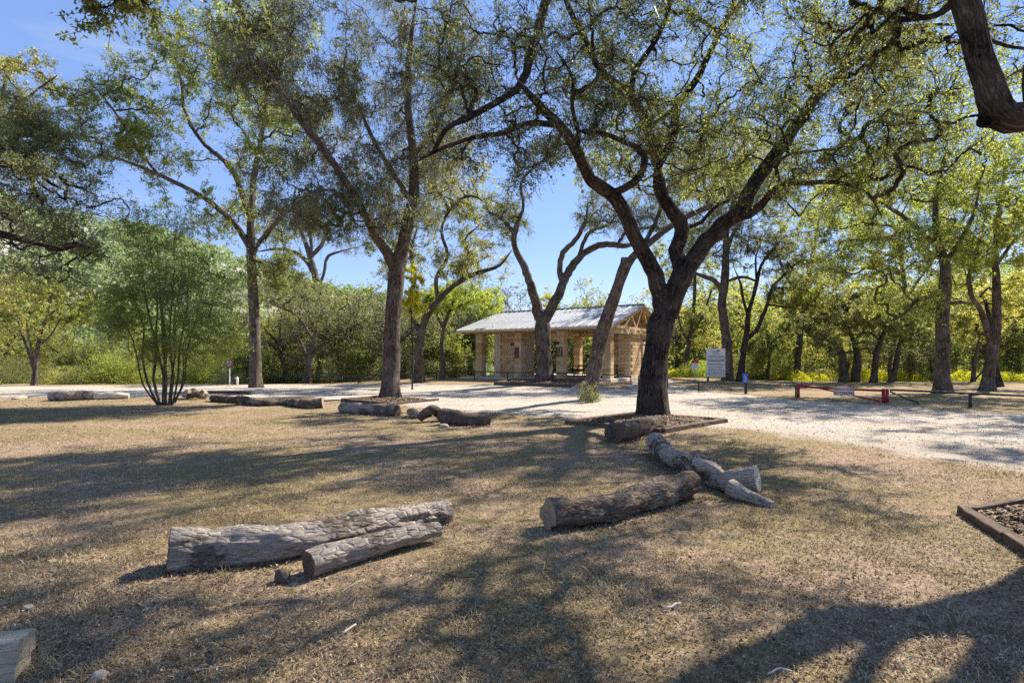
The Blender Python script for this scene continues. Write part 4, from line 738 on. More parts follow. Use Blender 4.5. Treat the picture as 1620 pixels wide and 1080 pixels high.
L_HILL_HAZED = leaf_mat('leaf_hill_hazed', [(.14, .17, .09), (.18, .215, .115), (.23, .255, .15)], (.34, .40, .18), .4, .06)  # greens paled and greyed: distance haze is put into the leaf colour
tag(link('hillside_woods', mesh_np('hillside_woods', V, [Fq], L_HILL_HAZED, smooth=False)), 'far scrub woods covering the hills', 'woods', kind='stuff')

# ------------------------------------------------------------------ pavilion
PZ = .26; PA = math.atan2(-.533, .845); PL = 11.4; PW = 11.3; EV = 3.28; RG = 4.95
pav = thing('picnic_pavilion', 'open limestone picnic pavilion with standing seam metal roof', 'pavilion', (-3.84, 37.5, PZ), PA)
b = MB(); b.box((PL/2, PW/2, .0), (PL-.3, PW-.3, .26)); b.build('concrete_slab', CONC, pav)
def unit(name, d, m, j=.006):
    b = MB(); b.box((0, 0, 0), d); me = b.mesh(name, m); return me
BH = .212; NB = 14; Z0 = .13
blk_full = unit('stone_block', (.52, .52, BH-.016), STONE); blk_half = unit('stone_block', (.252, .52, BH-.016), STONE); blk_wall = unit('stone_block', (.41, .12, BH-.016), STONE); blk_wall2 = unit('stone_block', (.12, .41, BH-.016), STONE)
def pillar(s, w_, seen=True):
    b = MB(); b.box((0, 0, Z0+NB*BH/2), (.49, .49, NB*BH)); p = b.build('pillar', MORTAR, pav, (s, w_, 0))
    b2 = MB()
    for i in range(NB):
        zz = Z0+BH*(i+.5)
        parts = [(0, 0, blk_full, 0)] if i % 2 else [(-.134, 0, blk_half, 0), (.134, 0, blk_half, 0)]
        for (x, y, me, r) in parts:
            if seen: link('stone_block', me, p, (x+rng.normal(0, .003), y+rng.normal(0, .003), zz), (0, 0, (i//2 % 2)*math.pi/2 if not i % 2 else 0)).location = (x if (i//2) % 2 == 0 else 0, 0 if (i//2) % 2 == 0 else x, zz)
            else: b2.box((x if (i//2) % 2 == 0 else 0, 0 if (i//2) % 2 == 0 else x, zz), (.252 if me is blk_half and (i//2) % 2 == 0 else .52, .252 if me is blk_half and (i//2) % 2 else .52, BH-.016))
    if not seen: b2.build('stone_courses', STONE, p)['kind'] = 'stuff'
    return p
fp = [pillar(s, .95) for s in (1.4, 4.55, 7.65, 10.75)]
for s in (1.4, 4.36, 7.8, 10.75): pillar(s, PW-1.0, s in (4.36, 7.8))
def wall(name, s0, s1, w0, w1, fs, fw):
    b = MB(); b.box(((s0+s1)/2, (w0+w1)/2, Z0+NB*BH/2), (s1-s0, w1-w0, NB*BH)); o = b.build(name, MORTAR, pav); out_ = []
    for i in range(NB):
        zz = Z0+BH*(i+.5); off = (i % 2)*.21
        if fs is not None:
            s = s0+.21-off
            while s < s1-.1:
                if s > s0+.1: link('stone_block', blk_wall, o, (s, fs+rng.normal(0, .004), zz))
                s += .425
        if fw is not None:
            w_ = w0+.21-off
            while w_ < w1-.1:
                if w_ > w0+.1: link('stone_block', blk_wall2, o, (fw+rng.normal(0, .004), w_, zz))
                w_ += .425
    return o
wl = wall('storage_wall', 2.75, 4.25, 1.35, 3.4, 1.30, None)
wr = wall('end_wall', 10.2, 10.95, 4.1, 8.6, 4.05, 11.0)
b = MB(); b.box((2.6, 1.5, Z0+NB*BH/2), (.5, .6, NB*BH)); b.build('wall_pier', LIME, pav)
# beams, trusses
zt = Z0+NB*BH
b = MB(); b.box((PL/2+.05, .95, zt+.11), (PL-.7, .30, .22)); b.build('front_beam', WOOD, pav)
b = MB(); b.box((PL/2+.05, PW-1.0, zt+.11), (PL-.7, .30, .22)); b.build('rear_beam', WOOD, pav)
b = MB(); b.box((10.75, PW/2, zt+.02), (.5, PW-2.45, .34)); b.build('end_beam', LIME, pav)
mid = PW/2; zr = RG-.14; ze = EV-.10
for s in (.45, 2.5, 4.55, 6.6, 8.65, 10.75, 11.25):
    b = MB()
    b.bar((s, .1, ze-.02), (s, mid, zr-.06), .12, .20); b.bar((s+.003, PW-.1, ze-.02), (s+.003, mid, zr-.06), .12, .20)
    b.bar((s, .4, ze+.10), (s, PW-.4, ze+.10), .10, .18)
    for k, (a0, a1) in enumerate([(2.3, 3.6), (4.4, 3.6), (4.4, mid-.1)]):
        z_ = lambda q: ze+(zr-ze)*(1-abs(q-mid)/mid)-.1
        za, zb = (ze+.12, z_(a1)) if k != 1 else (ze+.12, z_(a1))
        b.bar((s+.004, a0, za), (s+.004, a1, zb), .09, .11); b.bar((s+.006, PW-a0, za), (s+.006, PW-a1, zb), .09, .11)
    b.build('roof_truss', WOOD, pav)
sl = math.atan2(RG-EV, mid); Ls = math.hypot(RG-EV, mid)
roof = MB(); roof.bar((PL/2, .02, EV-.05), (PL/2, mid, RG-.05), PL, .05); roof.bar((PL/2, PW-.02, EV-.05), (PL/2, mid-.001, RG-.052), PL, .05); rf = roof.build('roof', WOOD, pav)
npan = 28; pwid = PL/npan
b = MB(); b.box((0, 0, 0), (pwid-.004, Ls, .012)); b.box((-pwid/2+.014, 0, .035), (.028, Ls, .07)); pm = b.mesh('roof_panel', ROOFM)
for sd_ in (0, 1):
    for i in range(npan):
        cy = mid/2 if not sd_ else PW-mid/2
        link('roof_panel', pm, rf, (pwid*(i+.5), cy, (EV+RG)/2+.0+rng.normal(0, .002)), (sl if not sd_ else -sl, 0, 0))
b = MB(); b.box((PL/2, mid, RG+.035), (PL+.04, .34, .05)); b.build('ridge_cap', ROOFM, rf)
for w_ in np.arange(.9, PW-.5, .75):
    zz = EV-.10+(RG-EV)*(1-abs(w_-mid)/mid); b = MB(); b.box((PL/2, w_, zz-.03), (PL-.06, .07, .09)); b.build('purlin', WOOD, rf)
b = MB(); b.box((PL/2, -.02, EV-.07), (PL, .035, .15)); b.build('fascia', LIME, rf)
# fittings
def lamp(s, w_, z, dr):
    b = MB(); d = np.array(dr, float); o = np.array([s, w_, z])
    b.tube([o, o+d*.12+[0, 0, .06], o+d*.28+[0, 0, .07], o+d*.36+[0, 0, .0]], .018, 6); b.box(o+d*.01, (.12, .12, .16)); r = b.build('wall_lamp', BLACK, pav)
    b = MB(); b.tube([o+d*.36+[0, 0, .02], o+d*.36+[0, 0, -.09]], [.04, .12], 10); b.build('lamp_shade', BLACK, r)
lamp(3.98, 1.2, 2.33, (0, -1, 0)); lamp(7.5, .66, 2.33, (0, -1, 0)); lamp(11.1, 6.4, 2.6, (1, 0, 0))
b = MB(); b.box((4.48, .655, 1.75), (.30, .03, .72)); b.build('dark_plaque', BROWN, pav)
b = MB()
for dx, dz, ww, hh in [(0, .26, .46, .05), (0, -.26, .46, .05), (-.2, 0, .05, .5), (.2, 0, .05, .5), (0, 0, .3, .05), (.02, .12, .05, .2), (-.08, -.12, .05, .2), (.1, -.13, .12, .05), (-.09, .14, .12, .05)]: b.box((7.6+dx, .66, 1.78+dz), (ww, .03+abs(dx)*.01, hh))
b.build('iron_emblem', BLACK, pav)
b = MB(); b.box((11.10, 6.6, 1.55), (.05, .95, 1.5)); b.build('notice_panel', WOOD, pav)
b = MB(); b.box((11.09, 6.6, .70), (.14, 1.2, .14)); b.box((11.09, 6.6, 2.42), (.14, 1.2, .14)); b.build('panel_sill', LIME, pav)
def pav_pt(s, w_): c, q = math.cos(PA), math.sin(PA); return (-3.84+s*c-w_*q, 37.5+s*q+w_*c, PZ+.13)
def picnic(label):
    t = thing('picnic_table', label, 'picnic table', (0, 0, 0), group='picnic tables under the pavilion roof')
    for i in range(5): b = MB(); b.box((0, (i-2)*.155, .76), (1.85, .14, .035)); b.build('table_plank', BLACK, t)
    for sy in (-1, 1):
        for i in (0, 1): b = MB(); b.box((0, sy*(.66+i*.135), .45), (1.85, .12, .035)); b.build('bench_plank', BLACK, t)
    for sx in (-1, 1):
        b = MB(); b.tube([(sx*.62, -.62, .0), (sx*.62, -.28, .74)], .028, 6); b.tube([(sx*.62, .62, .0), (sx*.62, .28, .74)], .028, 6); b.tube([(sx*.62, -.78, .42), (sx*.62, .78, .42)], .028, 6)
        b.build('table_leg', BLACK, t)
    return t
PT = ['black picnic table behind the twin limbed oak trunk', 'black picnic table between the emblem pillar and the leaning oak', 'black picnic table just right of the leaning oak', 'black picnic table deep under the pavilion roof', 'black picnic table by the end wall of the pavilion']
p0 = picnic(PT[0])
for i, (s, w_, rz) in enumerate([(6.0, 4.2, 0), (8.3, 3.2, 1.57), (9.0, 4.9, .05), (6.6, 7.4, 0), (9.9, 2.6, 1.5)]):
    o = p0 if i == 0 else copy_tree(p0); o.location = pav_pt(s, w_); o.rotation_euler = (0, 0, PA+rz); o['label'] = PT[i]

# ------------------------------------------------------------------ pipe rails, gate, signs
def gp(px, D): x = (px-CX)/F*D; return np.array([x, D, H(x, D)])
def rail(label, pts, hgt, m, r=.03, extra=None, pr=.035):
    g = [gp(*p[:2]) for p in pts]; t = thing('pipe_rail', label, 'rail fence', tuple(g[0])); o = g[0]
    P = np.array([q-o+[0, 0, hgt] for q in g]); b = MB(); b.tube(P, r, 8); b.build('top_pipe', m, t, smooth=True)
    for q, p in zip(g, pts):
        if len(p) > 2: continue
        b = MB(); b.tube([q-o-[0, 0, .1], q-o+[0, 0, hgt]], pr, 8); b.build('post', m, t, smooth=True)
    return t
rail('thin dark pipe rail in front of the pavilion', [(700, 36), (751, 35), (803, 33.5), (866, 32.3), (932, 31), (998, 29.6)], .50, DGREEN)
rail('low dark pipe rail behind the trees on the left', [(430, 36.5), (480, 36.3), (523, 36), (541, 36), (577, 36), (604, 36), (650, 36), (690, 36)], .46, DGREEN)
rail('green pipe rail running from the big oak to the red gate', [(1010, 29.5), (1056, 28.3), (1105, 26.3), (1181, 24.4), (1259, 22)], .47, DGREEN, .032)
rr = rail('green pipe rail right of the red gate', [(1408, 19.2, 0), (1456, 18.5, 0), (1535, 17.2), (1625, 15.9), (1720, 14.6)], .46, DGREEN, .034, pr=.045)
q = gp(1408, 19.2); q2 = gp(1456, 18.4); b = MB(); b.tube([(0, 0, .40), tuple(q2-q+[0, 0, .03])], .028, 8); b.build('brace', DGREEN, rr)
gt = thing('red_gate', 'red swing pipe gate closed across the side drive', 'gate', tuple(gp(1263, 21.8))); o = gp(1263, 21.8)
def G(px, D, z): return gp(px, D)-o+[0, 0, z]
b = MB(); b.tube([G(1263, 21.8, -.1), G(1263, 21.8, .56)], .055, 10); b.build('latch_post', RED, gt, smooth=True)
b = MB(); b.bar(G(1264, 21.7, .47), G(1277, 21.5, .46), .14, .13); b.tube([G(1268, 21.7, .5), G(1268, 21.7, .68)], .018, 6); b.build('latch_sleeve', RED, gt)
b = MB(); b.tube([G(1270, 21.6, .46), G(1333, 20.3, .44), G(1398, 19.3, .43)], .042, 10); b.build('gate_arm', RED, gt, smooth=True)
b = MB(); b.tube([G(1296, 21.1, .43), G(1392, 19.35, .05)], .03, 8); b.build('gate_brace', RED, gt, smooth=True)
for dx, dd in ((1397.5, 19.3), (1403.5, 19.2)): b = MB(); b.tube([G(dx, dd, -.1), G(dx, dd, .50)], .055, 10); b.build('hinge_post', RED, gt, smooth=True)
b = MB(); b.bar(G(1397, 19.25, .47), G(1404, 19.15, .47), .10, .05); b.bar(G(1397, 19.25, .12), G(1404, 19.15, .12), .08, .04); b.build('hinge_bracket', RED, gt)
def text(s, size, m, parent, loc, rot, name='lettering', font_w=None):
    cu = bpy.data.curves.new(name, 'FONT'); cu.body = s; cu.size = size; cu.align_x = 'CENTER'; cu.align_y = 'CENTER'; cu.extrude = .002; cu.offset = size*.02
    tmp = bpy.data.objects.new('t', cu); col.objects.link(tmp); bpy.context.view_layer.update(); me = bpy.data.meshes.new_from_object(tmp); bpy.data.objects.remove(tmp); me.materials.clear(); me.materials.append(m)
    ob = bpy.data.objects.new(name, me); col.objects.link(ob); ob.parent = parent; ob.location = loc; ob.rotation_euler = rot
    if font_w: ob.scale = (font_w, 1, 1)
    return ob
ga, gb = gp(1318, 20.55), gp(1351, 20.0); c = (ga+gb)/2; ang = math.atan2(gb[1]-ga[1], gb[0]-ga[0])
gs = link('gate_sign', None, None) if False else thing('gate_sign', 'white sign with red NO PARKING letters on the gate', 'sign', (c[0]-.03, c[1]-.075, c[2]+.36), ang)
wS = float(np.linalg.norm(gb-ga)); b = MB(); b.box((0, 0, 0), (wS, .012, .31)); b.build('sign_panel', WHITE, gs)
b = MB()
for z_, hh, ww, xx in [(.145, .012, wS-.02, 0), (-.145, .012, wS-.02, 0), (0, .27, .012, wS/2-.016), (0, .27, .012, -wS/2+.016)]: b.box((xx, -.009, z_), (ww, .004, hh))
b.build('red_border', REDS, gs)
text('EMERGENCY ACCESS', .085, REDS, gs, (0, -.011, .075), (R(90), 0, 0), font_w=.80); text('NO PARKING', .135, REDS, gs, (0, -.011, -.055), (R(90), 0, 0), font_w=.86)
def sign(name, label, px, D, cat='sign'): return thing(name, label, cat, tuple(gp(px, D)))
D = 33.0; nb = sign('notice_board', 'large white notice board on two dark posts before a tall trunk', 1132.5, D); k = D/F
zc = lambda py: EYE-(py-HY)*k-H((1132-CX)*k, D)
b = MB(); b.box((0, 0, (zc(551)+zc(596))/2), (29.5*k, .04, zc(551)-zc(596))); b.build('board', WHITE, nb)
for sx in (-12, 12): b = MB(); b.box((sx*k, .06, zc(596)/2+.1), (.11, .09, zc(596)+.5)); b.build('post', TIMB, nb)
b = MB(); b.box((0, -.024, zc(570)), (26.5*k, .006, 4.2*k)); b.box((0, -.024, zc(576.2)), (26.5*k, .006, 2.2*k)); b.build('printed_band', GREYL, nb)
text('River', .17, GREYL, nb, (-2.4*k, -.024, zc(555.3)), (R(90), 0, 0)); text('Chase', .17, GREYL, nb, (0, -.024, zc(559.0)), (R(90), 0, 0))
b = MB(); b.tube([(3.6*k, -.024, zc(556.2)), (3.6*k, -.027, zc(556.2))], .001, 4); e = [(math.cos(q), math.sin(q)) for q in np.linspace(0, 2*math.pi, 13)[:-1]]
V = np.array([(3.6*k, -.026, zc(554.9))]+[(3.6*k+x_*.10, -.026, zc(554.9)+y_*.045) for x_, y_ in e]); b.add(V, [np.array([(0, 1+i, 1+(i+1) % 12) for i in range(12)])]); b.box((3.6*k, -.026, zc(556.3)), (.02, .004, .08)); b.build('tree_emblem', GREYT, nb)
b = MB()
for i, py in enumerate([563, 565.4, 580, 582.6, 585, 587.3, 589.6, 591.8, 594]):
    x = -12.4*k
    while x < 12.0*k:
        ww = rng.uniform(.05, .16); b.box((x+ww/2, -.023, zc(py)), (ww, .004, .055 if i < 2 else .04)); x += ww+rng.uniform(.02, .05)
b.build('small_print', GREYT if False else simple('faded_print', (.20, .19, .20), .7), nb)
D = 33.5; k = D/F; s1 = sign('warning_sign', 'small red and white sign on a thin post left of the notice board', 1099.5, D); zc = lambda py: EYE-(py-HY)*k-H((1099-CX)*k, D)
b = MB(); b.box((0, 0, zc(576.5)), (10.6*k, .015, 14*k)); b.build('sign_panel', WHITE, s1); b = MB(); b.box((0, -.011, zc(571.8)), (10.6*k, .004, 4.6*k)); b.build('red_header', REDS, s1)
b = MB(); b.box((0, -.015, zc(571.8)), (3.5*k, .003, .8*k)); b.box((0, -.0095, zc(577)), (6*k, .003, .5*k)); b.box((0, -.0095, zc(579)), (7*k, .003, .5*k)); b.build('small_print', GREYL, s1)
b = MB(); b.box((0, .02, zc(578)/2), (.05, .025, zc(578)+.3)); b.build('post', GALV, s1)
D = 24.3; k = D/F; s2 = sign('accessible_parking_sign', 'blue accessible parking sign with white wheelchair symbol on short post', 1179, D); zc = lambda py: EYE-(py-HY)*k-H((1179-CX)*k, D)
b = MB(); b.box((0, 0, zc(597.7)), (9.0*k, .012, 14.5*k)); b.build('sign_panel', BLUE, s2)
b = MB(); b.box((0, .03, zc(604)/2), (.055, .03, zc(604)+.3)); b.build('post', DGREEN, s2)
b = MB(); yy = -.009; cz = zc(596.6)
ci = [(math.cos(q)*.058, yy, math.sin(q)*.058-.03+cz) for q in np.linspace(1.9, 6.0, 10)]; b.tube(ci, .009, 5)
b.tube([(-.02, yy, cz+.05), (-.015, yy, cz-.01), (.035, yy, cz-.012), (.055, yy, cz-.07), (.075, yy, cz-.066)], .010, 5); b.box((-.02, yy, cz+.082), (.034, .008, .034)); b.box((.005, yy, cz+.025), (.05, .008, .012)); b.build('wheelchair_symbol', WHITE, s2)
b = MB(); b.box((0, yy, zc(602)), (.17, .005, .012)); b.box((0, yy, zc(603.2)), (.15, .005, .012)); b.build('small_print', WHITE, s2)
D = 33.0; k = D/F; s3 = sign('brown_sign', 'small dark red brown sign on pale post by the left drive', 363, D); zc = lambda py: EYE-(py-HY)*k-H((363-CX)*k, D)
b = MB(); b.box((0, 0, zc(575.5)), (10*k, .015, 13*k)); b.build('sign_panel', BROWN, s3); b = MB()
for x_ in (-2.4, 2.3): b.tube([(math.cos(q)*1.3*k+x_*k, -.012, math.sin(q)*1.3*k+zc(572.4)) for q in np.linspace(0, 6.28, 9)], .02, 4)
b.box((0, -.011, zc(576)), (7*k, .004, .5*k)); b.box((0, -.011, zc(578)), (6*k, .004, .5*k)); b.build('symbols', WHITE, s3)
b = MB(); b.box((0, .02, zc(576)/2), (.06, .03, zc(576)+.3)); b.build('post', WHITEP, s3)
D = 33.2; k = D/F; s4 = sign('white_post', 'short thick white post right of the brown sign', 375.5, D, 'post')
b = MB(); b.tube([(0, 0, -.1), (0, 0, .42), (0, 0, .5)], [.065, .065, .03], 10); b.build('pipe', WHITEP, s4, smooth=True); b = MB(); b.box((-.03, -.02, .42), (.16, .10, .08)); b.build('cap', WHITEP, s4)

# ------------------------------------------------------------------ logs
def log(name, label, pts, mat_, ends=(CUT, CUT), K=40, step=.03, lump=.35, stubs=(), seed=1, sink=.12, parent=None, cat='log', disp=.035):
    """pts: (x, y, r[, lift]) along the log, on the ground"""
    g = []
    for p in pts: x, y, r = p[:3]; lift = p[3] if len(p) > 3 else 0; g.append((x, y, H(x, y)+r*(1-sink)+lift, r))
    base = np.array([g[0][0], g[0][1], H(g[0][0], g[0][1])])
    root = thing(name, label, cat, tuple(base)) if parent is None else parent
    if parent is not None: base = np.array(parent.location)
    def body(nm, Q, K, endm, sd_, mt):
        C = catmull(np.array(Q), step); P = C[:, :3]-base; r = C[:, 3]
        V, Fq, bc = tubes(P[None], r[None], K, lump, sd_)
        ctr = np.repeat(P, K, 0); rad = nrm(V-ctr)
        q = bc.copy(); q[:, 2] *= .16; V = V+rad*((fbm(q*38, sd_+5, 4)-.45)*disp*1.0+(fbm(bc*7, sd_+9, 2)-.45)*disp*1.6)[:, None]*np.clip(np.repeat(r, K)/.12, .3, 1)[:, None]
        b = MB(); b.add(V, [Fq], bc+sd_*2.7); o = b.build(nm, mt, root, smooth=True)
        for e, em in zip((0, 1), endm):
            if em is None: continue
            ring = V[:K] if e == 0 else V[-K:]; c = ring.mean(0); T = nrm(P[0]-P[1]) if e == 0 else nrm(P[-1]-P[-2])
            rings = [ring-T*.002]; rr_ = [1.0]
            for s in (.8, .55, .3, .1): rings.append(c+(ring-c)*s+T*((rng.random((K, 1))-.5)*.012*(s > .2)+.004)); rr_.append(s)
            VV = np.concatenate(rings); i = np.arange(K); j = (i+1) % K; Fs = []
            for n in range(4): Fs.append(np.stack([n*K+i, n*K+j, (n+1)*K+j, (n+1)*K+i], 1))
            Fs.append(np.array([list(4*K+i)])[:, :]) if False else None
            VV = np.concatenate([VV, [c+T*.004]]); tri = np.stack([4*K+i, 4*K+j, np.full(K, 5*K)], 1)
            if e == 1: Fs = [f[:, ::-1] for f in Fs]; tri = tri[:, ::-1]
            rad0 = np.linalg.norm(ring-c, axis=1).mean(); lc = VV-c; U = nrm(np.cross(T, [0, 0, 1.0])); W = np.cross(T, U)
            bb = np.stack([lc@U*1.0, lc@W*1.0, lc[:, 0]*0], 1)
            b = MB(); b.add(VV, [np.concatenate(Fs), tri], bb); b.build('cut_end', em, o)
        return o
    body('log_body', g, K, ends, seed, mat_)
    for si, (spts, sm, sends) in enumerate(stubs):
        Q = [(x, y, H(x, y)+z, r) for x, y, z, r in spts]; body('branch_stub', Q, max(12, K//2), sends, seed+3+si, sm or mat_)
    return root
LOGLIT = []
def gl(*pp):   # along-log centre points given where they meet the ground in the photo: (px, py, radius_m[, lift])
    o = []
    for p in pp: x, y = gd(p[0], p[1]); o.append((x, y, *p[2:]))
    LOGLIT.append(o); return o
def gz(px, py, D, r):
    x = (px-CX)/F*D; z = EYE-(py-HY)/F*D; return (x, D, z-H(x, D), r)
log('fallen_log', 'long grey cracked log with a broad split side branch, lower left', gl((268, 900, .158), (330, 893, .15), (400, 886, .145), (470, 876, .14), (540, 862, .135), (610, 846, .13), (668, 832, .125), (706, 824, .11)), LOG_A, (CUT_D, CUT_D), K=72, step=.022, lump=.6, seed=2, sink=.2,
    stubs=[([gz(487, 893, 3.78, .098), gz(530, 880, 3.93, .105), gz(585, 862, 4.13, .105), gz(640, 848, 4.33, .09), gz(694, 838, 4.55, .06)], LOG_A, (CUT_D, None)),
           ([gz(388, 868, 4.05, .07), gz(376, 850, 4.12, .045), gz(370, 838, 4.15, .022)], LOG_A, (None, CUT_D))])
log('fallen_log', 'rough barked log with yellow lichen patches, lower centre', gl((866, 838, .145), (920, 830, .14), (975, 818, .135), (1020, 806, .15), (1060, 795, .15), (1092, 784, .15)), LOG_B, (CUT, CUT_D), K=64, step=.022, lump=.85, seed=11, sink=.15)
log('driftwood_log', 'bleached twisted log with forked sawn end, centre right', gl((1036, 716, .15, .05), (1052, 733, .15, .02), (1072, 743, .14), (1098, 752, .16, .02), (1120, 764, .15), (1146, 777, .12, .01), (1172, 782, .125, .05), (1199, 786, .145, .07)), LOG_C, (CUT_P, CUT_P), K=56, step=.025, lump=.5, seed=21, sink=.1,
    stubs=[([gz(1155, 772, 5.95, .10), gz(1180, 783, 5.8, .07), gz(1202, 791, 5.65, .055), gz(1222, 799, 5.55, .05)], LOG_C, (None, CUT_P)), ([gz(1085, 730, 6.7, .09), (*gz(1103, 718, 6.75, .06)[:3], .06), gz(1108, 713, 6.75, .035)], LOG_C, (None, CUT_P)), ([gz(1098, 735, 6.6, .10), gz(1120, 738, 6.5, .075), gz(1143, 752, 6.35, .05)], LOG_C, (None, CUT_P))])
log('fallen_log', 'short thick log resting against the timber bed corner', gl((972, 700, .19), (990, 695, .18), (1010, 688, .18), (1036, 681, .17)), LOG_B, (CUT_D, CUT_D), K=44, step=.035, lump=.4, seed=31, stubs=[([gz(966, 690, 9.9, .12), gz(964, 680, 9.9, .09), gz(962, 672, 9.9, .05)], LOG_D, (None, CUT_D))])
log('fallen_log', 'brown straight log just in front of the mossy trunk bed', gl((541, 652, .16), (570, 654, .16), (600, 656, .165), (628, 658, .17)), LOG_A, (CUT_D, CUT_D), K=30, step=.06, seed=41, stubs=[([gz(620, 652, 16, .12), gz(634, 656, 15.9, .10), gz(642, 658, 15.8, .05)], LOG_D, (None, CUT_D))])
log('wood_chunk', 'small upright chunk of wood left of the arched dark log', gl((649, 660, .10, .05), (655, 658, .09, .04), (661, 662, .08)), LOG_A, (CUT, CUT), K=20, step=.06, seed=51, cat='wood')
log('arched_log', 'dark arched log lying between the wood chunk and stumpy log', [(*gl((664, 668, .10))[0][:2], .10), (*gl((672, 667, .12))[0][:2], .12, .10), (*gl((684, 666, .13))[0][:2], .13, .16), (*gl((694, 665, .12))[0][:2], .12, .08), (*gl((699, 667, .11))[0][:2], .11)], LOG_D, (CUT_D, CUT_D), K=24, step=.05, seed=61)
log('stumpy_log', 'rough log with raised stump end and pale sawn face', gl((702, 670, .20), (716, 671, .19), (735, 672, .15), (755, 672, .14), (772, 671, .145)), LOG_D, (CUT_D, CUT_P), K=30, step=.05, seed=71, lump=.5, stubs=[([gz(704, 662, 14.0, .17), gz(703, 654, 14.05, .13), gz(705, 648, 14.1, .10)], LOG_D, (None, CUT_D))])
log('fallen_log', 'long pale grey weathered log by the drive at far left', gl((84, 633, .20), (105, 633, .20), (128, 632.5, .19), (149, 632, .17)), LOG_C, (CUT_D, CUT_P), K=26, step=.09, seed=81)
log('bare_log', 'cream barkless log continuing right of the pale grey log', gl((151, 632, .16), (170, 631.5, .15), (188, 631, .14), (204, 630.5, .12)), simple('bare_wood', (.58, .49, .38), .9, nscale=4, var=.35, bump=.6), (CUT_P, CUT_P), K=22, step=.09, seed=85, lump=.6)
log('gnarled_root', 'gnarled pale root clump right of the bush tree', gl((294, 630, .17, .03), (305, 631, .20, .05), (317, 631, .19, .03), (327, 631, .15)), LOG_C, (CUT_D, CUT_D), K=26, step=.07, seed=91, lump=1.2, stubs=[([gz(300, 624, 20.5, .1), gz(298, 617, 20.6, .05)], LOG_C, (None, CUT_P)), ([gz(318, 624, 20.3, .1), gz(322, 617, 20.3, .05)], LOG_C, (None, CUT_P))], cat='root')
log('fallen_log', 'dark thin log, first of the chain beside the root clump', gl((337, 634, .13), (352, 636, .14), (368, 637, .13), (382, 637, .15)), LOG_D, (CUT_D, CUT_D), K=20, step=.08, seed=95)
log('fallen_log', 'dark curved log, middle one of the left chain', gl((383, 638, .15), (400, 641, .13), (425, 642, .12), (454, 641, .11)), LOG_D, (CUT_D, CUT_D), K=20, step=.08, seed=99, lump=.6)
log('fallen_log', 'log with reddish sawn end, last of the left chain', gl((457, 641, .13), (475, 644, .14), (492, 646, .15), (511, 645, .19)), LOG_D, (CUT_D, CUT), K=24, step=.07, seed=103, stubs=[([gz(505, 641, 17.8, .1), gz(506, 632, 17.8, .05)], LOG_D, (None, CUT_D))])

XL = []; YL = []
for o in LOGLIT:
    for a_, b_ in zip(o[:-1], o[1:]):
        m = int(260*max(np.hypot(b_[0]-a_[0], b_[1]-a_[1]), .1)); t_ = rng.random(m); off = rng.normal(0, .11, m); sgn = np.where(rng.random(m) < .65, -1, 1)
        dx, dy = b_[0]-a_[0], b_[1]-a_[1]; L_ = math.hypot(dx, dy)+1e-6; nx_, ny_ = -dy/L_, dx/L_; q_ = sgn*(a_[2]*.8+np.abs(off))
        XL.append(a_[0]+dx*t_+nx_*q_); YL.append(a_[1]+dy*t_+ny_*q_)
litter('log_litter', 0, 2, 20, .03, LIT, lab='bark flakes and dead leaves gathered along the logs', pts=(np.concatenate(XL), np.concatenate(YL)))
# ------------------------------------------------------------------ timber tree beds
MULCH = LIT
def timber(P0, P1, w_, h, m, parent, base, z=0, name='timber'):
    a = np.array(P0, float); b_ = np.array(P1, float); c = (a+b_)/2; L = np.linalg.norm(b_-a); ang = math.atan2(b_[1]-a[1], b_[0]-a[0]); n = 22
    xs = np.linspace(-L/2, L/2, n); sec = np.array([(-.5, -.5), (-.5, .44), (-.44, .5), (.44, .5), (.5, .44), (.5, -.5)]); V = np.zeros((n, 6, 3)); V[:, :, 0] = xs[:, None]
    V[:, :, 1] = sec[None, :, 0]*w_; V[:, :, 2] = sec[None, :, 1]*h; V += (fbm(V.reshape(-1, 3)*[4, 30, 30]+a.sum(), 7, 3).reshape(n, 6)[..., None]-.45)*.035*[0, 1, 1]
    i = np.arange(n-1)[:, None]*6; k = np.arange(6)[None, :]; k1 = (k+1) % 6; Fq = np.stack([i+k, i+k1, i+6+k1, i+6+k], -1).reshape(-1, 4)[:, ::-1]
    ends = np.array([(0, 1, 2, 3), (0, 3, 4, 5)]); e2 = ends[:, ::-1]+(n-1)*6
    me = mesh_np(name, V.reshape(-1, 3), [Fq, ends, e2], m, smooth=False)
    za, zb = H(*a), H(*b_)
    return link(name, me, parent, tuple(np.array([c[0], c[1], (za+zb)/2+h/2-.03+z])-base), (0, -math.atan2(zb-za, L), ang))
